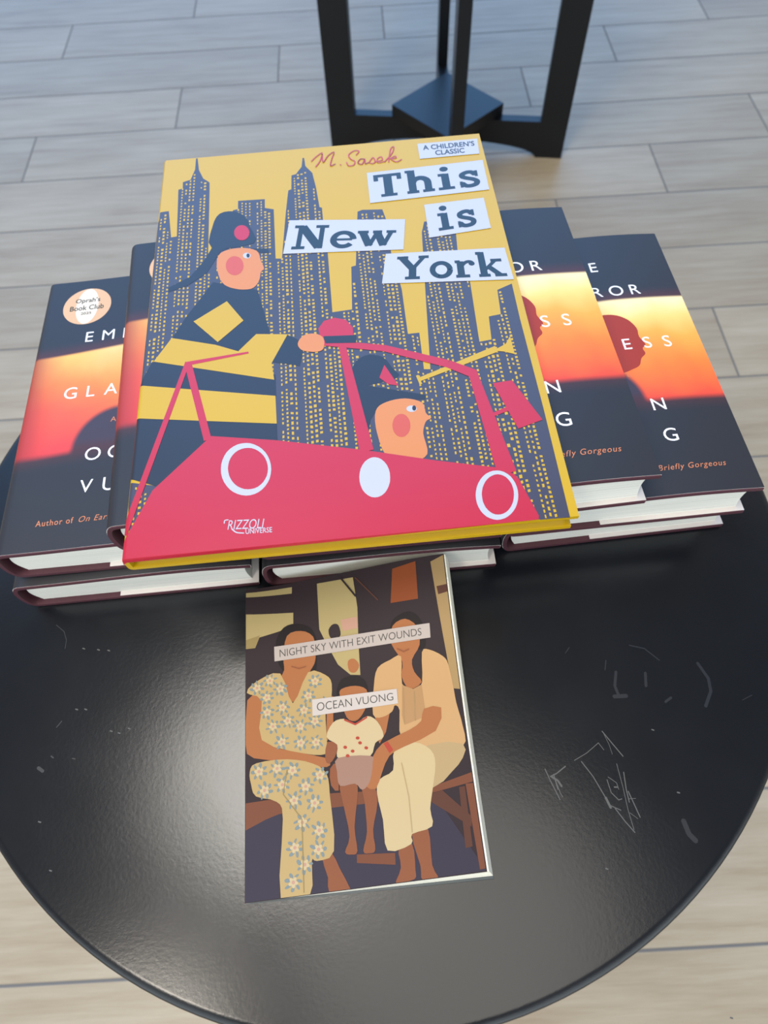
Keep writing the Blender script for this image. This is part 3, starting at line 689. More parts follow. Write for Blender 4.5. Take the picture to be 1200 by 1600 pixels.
 ('cheek', 5, [(160.0, 68.3), (159.7, 66.5), (159.2, 64.8), (158.4, 63.3), (157.4, 62.2), (156.4, 61.3), (155.3, 60.9), (154.1, 60.8), (153.0, 61.1), (152.0, 61.8), (151.1, 62.9), (150.4, 64.3), (149.9, 65.9), (149.7, 67.7), (149.7, 69.5), (150.0, 71.3), (150.6, 73.0), (151.3, 74.5), (152.3, 75.7), (153.4, 76.6), (154.5, 77.0), (155.7, 77.1), (156.8, 76.8), (157.9, 76.0), (158.7, 74.9), (159.4, 73.5), (159.9, 71.9), (160.1, 70.1)]),
 ('white', 5, [(165.0, 79.7), (164.8, 79.2), (164.6, 78.8), (164.2, 78.4), (163.7, 78.1), (163.1, 77.9), (162.4, 77.8), (161.8, 77.8), (161.1, 77.9), (160.5, 78.2), (160.0, 78.5), (159.5, 78.9), (159.2, 79.4), (159.1, 79.9), (159.0, 80.5), (159.2, 81.0), (159.4, 81.4), (159.8, 81.8), (160.3, 82.1), (160.9, 82.4), (161.6, 82.5), (162.3, 82.4), (162.9, 82.3), (163.5, 82.0), (164.1, 81.7), (164.5, 81.3), (164.8, 80.8), (165.0, 80.3)]),
 ('black', 6, [(164.7, 80.2), (164.6, 79.8), (164.5, 79.5), (164.3, 79.1), (164.1, 78.8), (163.8, 78.7), (163.6, 78.5), (163.3, 78.5), (163.1, 78.6), (162.9, 78.8), (162.7, 79.0), (162.5, 79.3), (162.5, 79.7), (162.4, 80.1), (162.4, 80.5), (162.5, 80.9), (162.6, 81.3), (162.8, 81.7), (163.0, 81.9), (163.2, 82.1), (163.5, 82.2), (163.7, 82.3), (164.0, 82.2), (164.2, 82.0), (164.4, 81.8), (164.5, 81.4), (164.6, 81.1), (164.7, 80.7)]),
 ('yellow', 5, [(168.7, 99.6), (218.8, 117.1), (218.2, 122.0), (168.2, 102.4)]),
 ('yellow', 5, [(216.3, 118.3), (225.0, 122.9), (228.7, 128.8), (229.0, 114.1), (222.4, 117.0)]),
 ('yellow', 5, [(167.3, 104.3), (168.8, 97.1), (170.3, 97.7), (168.8, 104.9)]),
 ('red', 6, [(45.1, 73.8), (82.2, 66.7), (131.2, 54.6), (171.8, 42.8), (203.0, 34.9), (212.8, 29.5), (215.0, 25.9), (221.2, 2.4), (220.7, 0.1), (111.9, -1.7), (-1.4, -3.6), (-3.6, -1.1), (0.8, 10.7), (13.9, 40.7)]),
 ('red', 6, [(28.6, 128.6), (66.5, 134.0), (66.2, 135.5), (28.0, 131.7)]),
 ('red', 6, [(27.3, 132.0), (-1.3, 15.5), (2.1, 13.8), (30.0, 130.4)]),
 ('red', 6, [(27.0, 129.6), (41.1, 70.8), (45.4, 71.7), (31.2, 130.5)]),
 ('red', 6, [(112.8, 134.9), (150.0, 125.7), (150.8, 130.8), (113.4, 139.6)]),
 ('red', 6, [(149.7, 125.8), (187.0, 108.3), (188.8, 114.0), (151.0, 130.7)]),
 ('red', 6, [(186.7, 108.4), (201.4, 98.2), (204.2, 104.3), (189.1, 113.8)]),
 ('red', 6, [(198.7, 101.6), (204.0, 28.5), (214.6, 31.3), (204.1, 103.2)]),
 ('red', 6, [(122.3, 133.3), (129.7, 52.8), (137.6, 54.0), (126.7, 134.0)]),
 ('red', 6, [(204.1, 67.8), (220.8, 73.3), (220.4, 76.4), (203.8, 70.0)]),
 ('red', 6, [(211.9, 93.2), (223.6, 94.2), (235.7, 63.7), (220.8, 59.1)]),
 ('red', 6, [(111.3, 141.7), (110.4, 149.4), (114.3, 155.5), (121.0, 157.4), (128.2, 154.8), (132.2, 147.7), (132.0, 139.1)]),
 ('black', 7, [(113.3, 142.5), (133.8, 141.0), (133.3, 134.6), (114.3, 136.5)]),
 ('white', 7, [(79.6, 47.1), (79.3, 44.1), (77.6, 45.4), (77.8, 47.8)]),
 ('white', 7, [(79.3, 44.1), (78.7, 41.3), (77.1, 43.2), (77.6, 45.4)]),
 ('white', 7, [(78.7, 41.3), (77.6, 38.7), (76.2, 41.1), (77.1, 43.2)]),
 ('white', 7, [(77.6, 38.7), (76.2, 36.5), (75.1, 39.3), (76.2, 41.1)]),
 ('white', 7, [(76.2, 36.5), (74.5, 34.6), (73.7, 37.8), (75.1, 39.3)]),
 ('white', 7, [(74.5, 34.6), (72.5, 33.1), (72.2, 36.6), (73.7, 37.8)]),
 ('white', 7, [(72.5, 33.1), (70.3, 32.1), (70.4, 35.8), (72.2, 36.6)]),
 ('white', 7, [(70.3, 32.1), (68.0, 31.6), (68.6, 35.5), (70.4, 35.8)]),
 ('white', 7, [(68.0, 31.6), (65.6, 31.6), (66.6, 35.5), (68.6, 35.5)]),
 ('white', 7, [(65.6, 31.6), (63.2, 32.2), (64.7, 35.9), (66.6, 35.5)]),
 ('white', 7, [(63.2, 32.2), (60.9, 33.2), (62.9, 36.7), (64.7, 35.9)]),
 ('white', 7, [(60.9, 33.2), (58.6, 34.7), (61.1, 37.9), (62.9, 36.7)]),
 ('white', 7, [(58.6, 34.7), (56.6, 36.6), (59.5, 39.4), (61.1, 37.9)]),
 ('white', 7, [(56.6, 36.6), (54.9, 38.9), (58.1, 41.3), (59.5, 39.4)]),
 ('white', 7, [(54.9, 38.9), (53.4, 41.5), (57.0, 43.3), (58.1, 41.3)]),
 ('white', 7, [(53.4, 41.5), (52.3, 44.4), (56.1, 45.6), (57.0, 43.3)]),
 ('white', 7, [(52.3, 44.4), (51.6, 47.4), (55.6, 48.0), (56.1, 45.6)]),
 ('white', 7, [(51.6, 47.4), (51.4, 50.4), (55.3, 50.4), (55.6, 48.0)]),
 ('white', 7, [(51.4, 50.4), (51.5, 53.5), (55.5, 52.8), (55.3, 50.4)]),
 ('white', 7, [(51.5, 53.5), (52.1, 56.4), (55.9, 55.1), (55.5, 52.8)]),
 ('white', 7, [(52.1, 56.4), (53.1, 59.1), (56.7, 57.2), (55.9, 55.1)]),
 ('white', 7, [(53.1, 59.1), (54.4, 61.5), (57.8, 59.1), (56.7, 57.2)]),
 ('white', 7, [(54.4, 61.5), (56.2, 63.5), (59.2, 60.7), (57.8, 59.1)]),
 ('white', 7, [(56.2, 63.5), (58.2, 65.0), (60.8, 61.9), (59.2, 60.7)]),
 ('white', 7, [(58.2, 65.0), (60.5, 66.1), (62.6, 62.7), (60.8, 61.9)]),
 ('white', 7, [(60.5, 66.1), (62.9, 66.6), (64.5, 63.1), (62.6, 62.7)]),
 ('white', 7, [(62.9, 66.6), (65.4, 66.6), (66.5, 63.1), (64.5, 63.1)]),
 ('white', 7, [(65.4, 66.6), (67.9, 66.1), (68.5, 62.7), (66.5, 63.1)]),
 ('white', 7, [(67.9, 66.1), (70.3, 64.9), (70.4, 61.8), (68.5, 62.7)]),
 ('white', 7, [(70.3, 64.9), (72.6, 63.3), (72.2, 60.5), (70.4, 61.8)]),
 ('white', 7, [(72.6, 63.3), (74.6, 61.3), (73.8, 58.9), (72.2, 60.5)]),
 ('white', 7, [(74.6, 61.3), (76.4, 58.9), (75.2, 57.0), (73.8, 58.9)]),
 ('white', 7, [(76.4, 58.9), (77.8, 56.2), (76.3, 54.9), (75.2, 57.0)]),
 ('white', 7, [(77.8, 56.2), (78.8, 53.2), (77.1, 52.6), (76.3, 54.9)]),
 ('white', 7, [(78.8, 53.2), (79.4, 50.2), (77.6, 50.2), (77.1, 52.6)]),
 ('white', 7, [(79.4, 50.2), (79.6, 47.1), (77.8, 47.8), (77.6, 50.2)]),
 ('white', 7, [(145.1, 34.6), (144.7, 31.7), (143.8, 29.1), (142.6, 26.8), (141.1, 24.9), (139.4, 23.6), (137.5, 22.9), (135.6, 22.8), (133.8, 23.3), (132.1, 24.5), (130.6, 26.2), (129.4, 28.3), (128.6, 30.9), (128.2, 33.7), (128.2, 36.6), (128.6, 39.4), (129.4, 42.2), (130.6, 44.5), (132.1, 46.5), (133.9, 47.9), (135.8, 48.7), (137.7, 48.8), (139.6, 48.2), (141.3, 47.0), (142.8, 45.2), (144.0, 43.0), (144.8, 40.4), (145.2, 37.5)]),
 ('white', 7, [(212.7, 15.8), (212.1, 13.2), (210.0, 14.3), (210.5, 16.5)]),
 ('white', 7, [(212.1, 13.2), (211.1, 10.7), (209.3, 12.3), (210.0, 14.3)]),
 ('white', 7, [(211.1, 10.7), (209.9, 8.4), (208.3, 10.4), (209.3, 12.3)]),
 ('white', 7, [(209.9, 8.4), (208.4, 6.5), (207.2, 8.8), (208.3, 10.4)]),
 ('white', 7, [(208.4, 6.5), (206.7, 4.8), (205.9, 7.4), (207.2, 8.8)]),
 ('white', 7, [(206.7, 4.8), (204.8, 3.5), (204.5, 6.3), (205.9, 7.4)]),
 ('white', 7, [(204.8, 3.5), (202.9, 2.6), (203.0, 5.6), (204.5, 6.3)]),
 ('white', 7, [(202.9, 2.6), (200.9, 2.2), (201.5, 5.2), (203.0, 5.6)]),
 ('white', 7, [(200.9, 2.2), (199.0, 2.1), (200.0, 5.2), (201.5, 5.2)]),
 ('white', 7, [(199.0, 2.1), (197.1, 2.6), (198.5, 5.5), (200.0, 5.2)]),
 ('white', 7, [(197.1, 2.6), (195.3, 3.5), (197.2, 6.2), (198.5, 5.5)]),
 ('white', 7, [(195.3, 3.5), (193.7, 4.7), (196.0, 7.3), (197.2, 6.2)]),
 ('white', 7, [(193.7, 4.7), (192.3, 6.4), (195.0, 8.6), (196.0, 7.3)]),
 ('white', 7, [(192.3, 6.4), (191.2, 8.4), (194.1, 10.3), (195.0, 8.6)]),
 ('white', 7, [(191.2, 8.4), (190.4, 10.7), (193.6, 12.1), (194.1, 10.3)]),
 ('white', 7, [(190.4, 10.7), (189.9, 13.1), (193.2, 14.1), (193.6, 12.1)]),
 ('white', 7, [(189.9, 13.1), (189.8, 15.7), (193.2, 16.3), (193.2, 14.1)]),
 ('white', 7, [(189.8, 15.7), (190.0, 18.4), (193.3, 18.4), (193.2, 16.3)]),
 ('white', 7, [(190.0, 18.4), (190.6, 21.0), (193.8, 20.6), (193.3, 18.4)]),
 ('white', 7, [(190.6, 21.0), (191.5, 23.6), (194.5, 22.7), (193.8, 20.6)]),
 ('white', 7, [(191.5, 23.6), (192.7, 25.9), (195.5, 24.6), (194.5, 22.7)]),
 ('white', 7, [(192.7, 25.9), (194.2, 28.0), (196.6, 26.3), (195.5, 24.6)]),
 ('white', 7, [(194.2, 28.0), (195.9, 29.8), (197.9, 27.7), (196.6, 26.3)]),
 ('white', 7, [(195.9, 29.8), (197.8, 31.2), (199.4, 28.9), (197.9, 27.7)]),
 ('white', 7, [(197.8, 31.2), (199.8, 32.1), (200.9, 29.6), (199.4, 28.9)]),
 ('white', 7, [(199.8, 32.1), (201.8, 32.6), (202.4, 30.1), (200.9, 29.6)]),
 ('white', 7, [(201.8, 32.6), (203.9, 32.6), (204.0, 30.1), (202.4, 30.1)]),
 ('white', 7, [(203.9, 32.6), (205.8, 32.2), (205.5, 29.7), (204.0, 30.1)]),
 ('white', 7, [(205.8, 32.2), (207.7, 31.2), (206.8, 29.0), (205.5, 29.7)]),
 ('white', 7, [(207.7, 31.2), (209.3, 29.8), (208.1, 27.9), (206.8, 29.0)]),
 ('white', 7, [(209.3, 29.8), (210.7, 28.1), (209.1, 26.4), (208.1, 27.9)]),
 ('white', 7, [(210.7, 28.1), (211.7, 26.0), (209.9, 24.7), (209.1, 26.4)]),
 ('white', 7, [(211.7, 26.0), (212.5, 23.6), (210.5, 22.8), (209.9, 24.7)]),
 ('white', 7, [(212.5, 23.6), (212.9, 21.1), (210.7, 20.8), (210.5, 22.8)]),
 ('white', 7, [(212.9, 21.1), (213.0, 18.5), (210.8, 18.6), (210.7, 20.8)]),
 ('white', 7, [(213.0, 18.5), (212.7, 15.8), (210.5, 16.5), (210.8, 18.6)]),
 ('white', 7, [(152.9, 299.3), (239.7, 302.7), (239.0, 268.6), (152.6, 265.1)]),
 ('white', 7, [(190.6, 258.3), (233.6, 260.3), (233.4, 228.1), (190.2, 223.8)]),
 ('white', 7, [(94.6, 254.3), (175.7, 244.8), (171.3, 214.4), (89.4, 220.6)]),
 ('white', 7, [(158.9, 211.7), (239.2, 207.5), (240.0, 177.0), (153.9, 183.9)]),
 ('white', 7, [(193.8, 328.8), (239.8, 328.9), (238.5, 310.5), (193.7, 310.4)]),
]
PB_TITLE = [
 ('This', [(152.9, 299.3), (239.7, 302.7), (239.0, 268.6), (152.6, 265.1)], 0.05, 0.94, 0.13, 0.92),
 ('is', [(190.6, 258.3), (233.6, 260.3), (233.4, 228.1), (190.2, 223.8)], 0.17, 0.8, 0.13, 0.9),
 ('New', [(94.6, 254.3), (175.7, 244.8), (171.3, 214.4), (89.4, 220.6)], 0.06, 0.93, 0.1, 0.84),
 ('York', [(158.9, 211.7), (239.2, 207.5), (240.0, 177.0), (153.9, 183.9)], 0.1, 0.96, 0.1, 0.9),
]
PB_TEXT = [
 ('A CHILDREN’S', [(193.8, 328.8), (239.8, 328.9), (238.5, 310.5), (193.7, 310.4)], 'ink', 0.02, 0, 0.08, 0.94, 0.54, 0.86),
 ('CLASSIC', [(193.8, 328.8), (239.8, 328.9), (238.5, 310.5), (193.7, 310.4)], 'ink', 0.02, 0, 0.27, 0.76, 0.14, 0.46),
 ('RIZZOLI', [(55.4, 17.6), (75.6, 16.5), (75.6, 9.7), (55.5, 10.8)], 'white', 0.0, 0.25, 0.02, 1, 0.1, 0.95),
 ('UNIVERSE', [(65.5, 11.3), (79.7, 10.8), (79.7, 7.3), (65.6, 7.7)], 'white', 0.01, 0, 0, 1, 0.05, 0.95),
]
PB_STROKES = [
 ([(112.6, 318.8), (116.3, 323.8), (121.0, 327.7), (119.0, 318.3), (115.5, 311.8)], 0.85, 'sign'),
 ([(121.0, 327.7), (121.3, 316.4), (125.3, 323.7), (130.0, 327.6), (128.0, 319.5), (126.6, 311.6), (130.2, 313.1)], 0.85, 'sign'),
 ([(133.9, 311.8), (134.4, 311.5)], 0.85, 'sign'),
 ([(146.6, 321.8), (149.0, 326.0), (145.4, 327.1), (140.9, 322.6), (142.2, 317.4), (145.0, 314.4), (143.9, 310.1), (140.1, 309.6), (138.8, 313.8)], 0.85, 'sign'),
 ([(152.6, 315.8), (149.4, 316.3), (147.2, 312.1), (150.3, 310.1), (152.6, 315.8), (152.7, 310.3), (155.4, 311.6)], 0.85, 'sign'),
 ([(155.4, 311.3), (158.9, 316.9), (160.2, 312.1), (158.2, 309.7), (156.0, 311.0)], 0.85, 'sign'),
 ([(160.7, 311.6), (165.6, 313.3), (165.1, 317.0), (162.1, 314.9), (162.2, 310.3), (166.7, 311.2)], 0.85, 'sign'),
 ([(167.1, 310.6), (173.7, 320.3), (175.7, 327.7), (172.9, 325.0), (170.2, 310.1)], 0.85, 'sign'),
 ([(170.5, 313.1), (175.4, 316.4), (176.0, 314.1), (172.4, 313.3), (175.8, 309.3), (179.9, 311.7)], 0.85, 'sign'),
 ([(54.1, 15.7), (54.4, 17.3), (56.1, 17.5)], 0.6, 'white'),
 ([(58.3, 11.7), (60.7, 9.4), (64.5, 8.6)], 0.7, 'white'),
]
picture_book((-0.12920, -0.12634, 0.10640), -0.01265, 'large yellow picture book with a dark skyline and red car, on top of the stacks')

# ---------------------------------------------------------------- the slim paperback lying in front
PW, PH, PT = 0.1375, 0.1875, 0.0075
PC = {'dark': (50, 38, 42), 'dark2': (58, 52, 66), 'olive': (186, 168, 112), 'olive2': (160, 140, 88), 'cloth': (150, 74, 34), 'post': (176, 146, 96), 'wood': (126, 74, 50), 'wood2': (96, 58, 44),
      'skin': (178, 112, 66), 'skin2': (148, 88, 56), 'hair': (30, 22, 24), 'floral': (196, 168, 110), 'flower': (132, 146, 142), 'petal': (204, 158, 132), 'blouse': (208, 166, 112), 'blouse2': (188, 146, 98),
      'trouser': (212, 190, 140), 'trouser2': (190, 164, 116), 'shirt': (212, 192, 146), 'short': (168, 130, 110), 'red': (184, 70, 52), 'strip': (214, 206, 196), 'strip2': (196, 184, 172), 'ink': (66, 70, 66)}
PC_NAMES = list(PC)
PC_MATS = [mat('paperback_print_' + k, tuple(v*m for v, m in zip(c, (0.86, 0.86, 0.90))), 0.62, 0.22) for k, c in PC.items()]
M_PPAGES = page_material('paperback_pages', (236, 234, 222), (206, 204, 190))
M_PBACK = mat('paperback_back_cover', (44, 56, 62), 0.45)
def curl(a, b):
    """how far the cover stands off the table: the far right corner curls up against the books"""
    sa = min(max((a-0.05)/0.95, 0), 1); sa = sa*sa*(3-2*sa)*0.6 + sa*0.4
    return 0.0265*sa*min(max((b-0.12)/0.88, 0), 1)**2.0
def p_map(u, v, h):
    a, b = u/1000/PW, v/1000/PH
    return (u/1000, v/1000 + 0.0026*a*(1-b), PT + curl(a, b) + h)
def paperback(loc, rz, label):
    t = thing('paperback_book', label, 'book', loc, rz)
    n, m = 40, 48
    def slab(bm, z0, z1, x0, x1, y0, y1, sx, sy, rnd=0.0):
        g = [[[None]*(m+1) for _ in range(n+1)] for _ in range(2)]
        for k, zz in ((0, z0), (1, z1)):
            for i in range(n+1):
                for j in range(m+1):
                    a, b = i/n, j/m; q = 1 - zz/PT
                    X = x0 + (x1-x0)*a + sx*q*a; Yy = y0 + (y1-y0)*b - sy*q*(1-b)*a + 0.0026*a*(1-b)
                    g[k][i][j] = bm.verts.new((X, Yy, zz + curl((x0+(x1-x0)*a)/PW, (y0+(y1-y0)*b)/PH)*(0.86+0.14*zz/PT)))
        for i in range(n):
            for j in range(m):
                bm.faces.new((g[1][i][j], g[1][i+1][j], g[1][i+1][j+1], g[1][i][j+1])); bm.faces.new((g[0][i][j], g[0][i][j+1], g[0][i+1][j+1], g[0][i+1][j]))
        for i in range(n):
            for j, s in ((0, 1), (m, -1)):
                q = (g[0][i][j], g[0][i+1][j], g[1][i+1][j], g[1][i][j]); bm.faces.new(q[::s])
        for j in range(m):
            for i, s in ((0, -1), (n, 1)):
                q = (g[0][i][j], g[0][i][j+1], g[1][i][j+1], g[1][i][j]); bm.faces.new(q[::s])
    bm = bmesh.new(); slab(bm, PT-0.0004, PT, 0, PW-0.0018, 0, PH, 0.004, 0.003)
    art = Art(bm, p_map, [PW*1000*i/n for i in range(1, n)], [PH*1000*j/m for j in range(1, m)])
    for mname, layer, poly in PP_ART: art.add(poly, PC_NAMES.index(mname), layer*0.00007)
    rnd = random.Random(3)
    for poly, cnt, r in PP_FLOWERS:
        us = [p[0] for p in poly]; vs = [p[1] for p in poly]; got = []
        for _ in range(4000):
            if len(got) >= cnt: break
            c = (rnd.uniform(min(us), max(us)), rnd.uniform(min(vs), max(vs)))
            if c[1] > r+0.8 and all(inside((c[0]+r*.8*dx, c[1]+r*.8*dy), poly) for dx, dy in ((1, 0), (-1, 0), (0, 1), (0, -1))) and all(math.dist(c, o) > r*1.9 for o in got):
                got.append(c); ph = rnd.random()
                for k in range(7):
                    a = 2*math.pi*k/7 + ph; art.add(ellipse(c[0]+r*.72*math.cos(a), c[1]+r*.72*math.sin(a), r*.34*rnd.uniform(.7, 1.2), r*.17*rnd.uniform(.7, 1.3), 8, a+rnd.uniform(-.6, .6)), PC_NAMES.index('flower'), 6*0.00007, False)
                for k in range(5):
                    a = 2*math.pi*k/5 + ph; art.add(ellipse(c[0]+r*.32*math.cos(a), c[1]+r*.32*math.sin(a), r*.27, r*.2, 8, a), PC_NAMES.index('shirt'), 7*0.00007, False)
                art.add(ellipse(c[0], c[1], r*.2, r*.2, 8), PC_NAMES.index('petal'), 8*0.00007, False)
    for pts, w, mname in PP_STROKES: art.many(stroke(pts, w), PC_NAMES.index(mname), 9*0.00007)
    for txt, q, weight, a0, a1, b0, b1 in PP_TEXT:
        P, bd = text_polys(txt, weight); art.many(fit_polys(P, bd, q, a0, a1, b0, b1), PC_NAMES.index('ink'), 12*0.00007, False)
    link('front_cover', bm, PC_MATS, t, 40)
    bm = bmesh.new(); slab(bm, 0.0005, PT-0.00042, 0.0006, PW-0.0008, 0.0004, PH-0.0004, 0.0030, 0.0030); link('page_block', bm, M_PPAGES, t, 40)
    bm = bmesh.new(); slab(bm, 0.0, 0.00045, 0, PW-0.0008, -0.0007, PH, 0.0030, 0.0034); link('back_cover', bm, M_PBACK, t, 40)
    return t
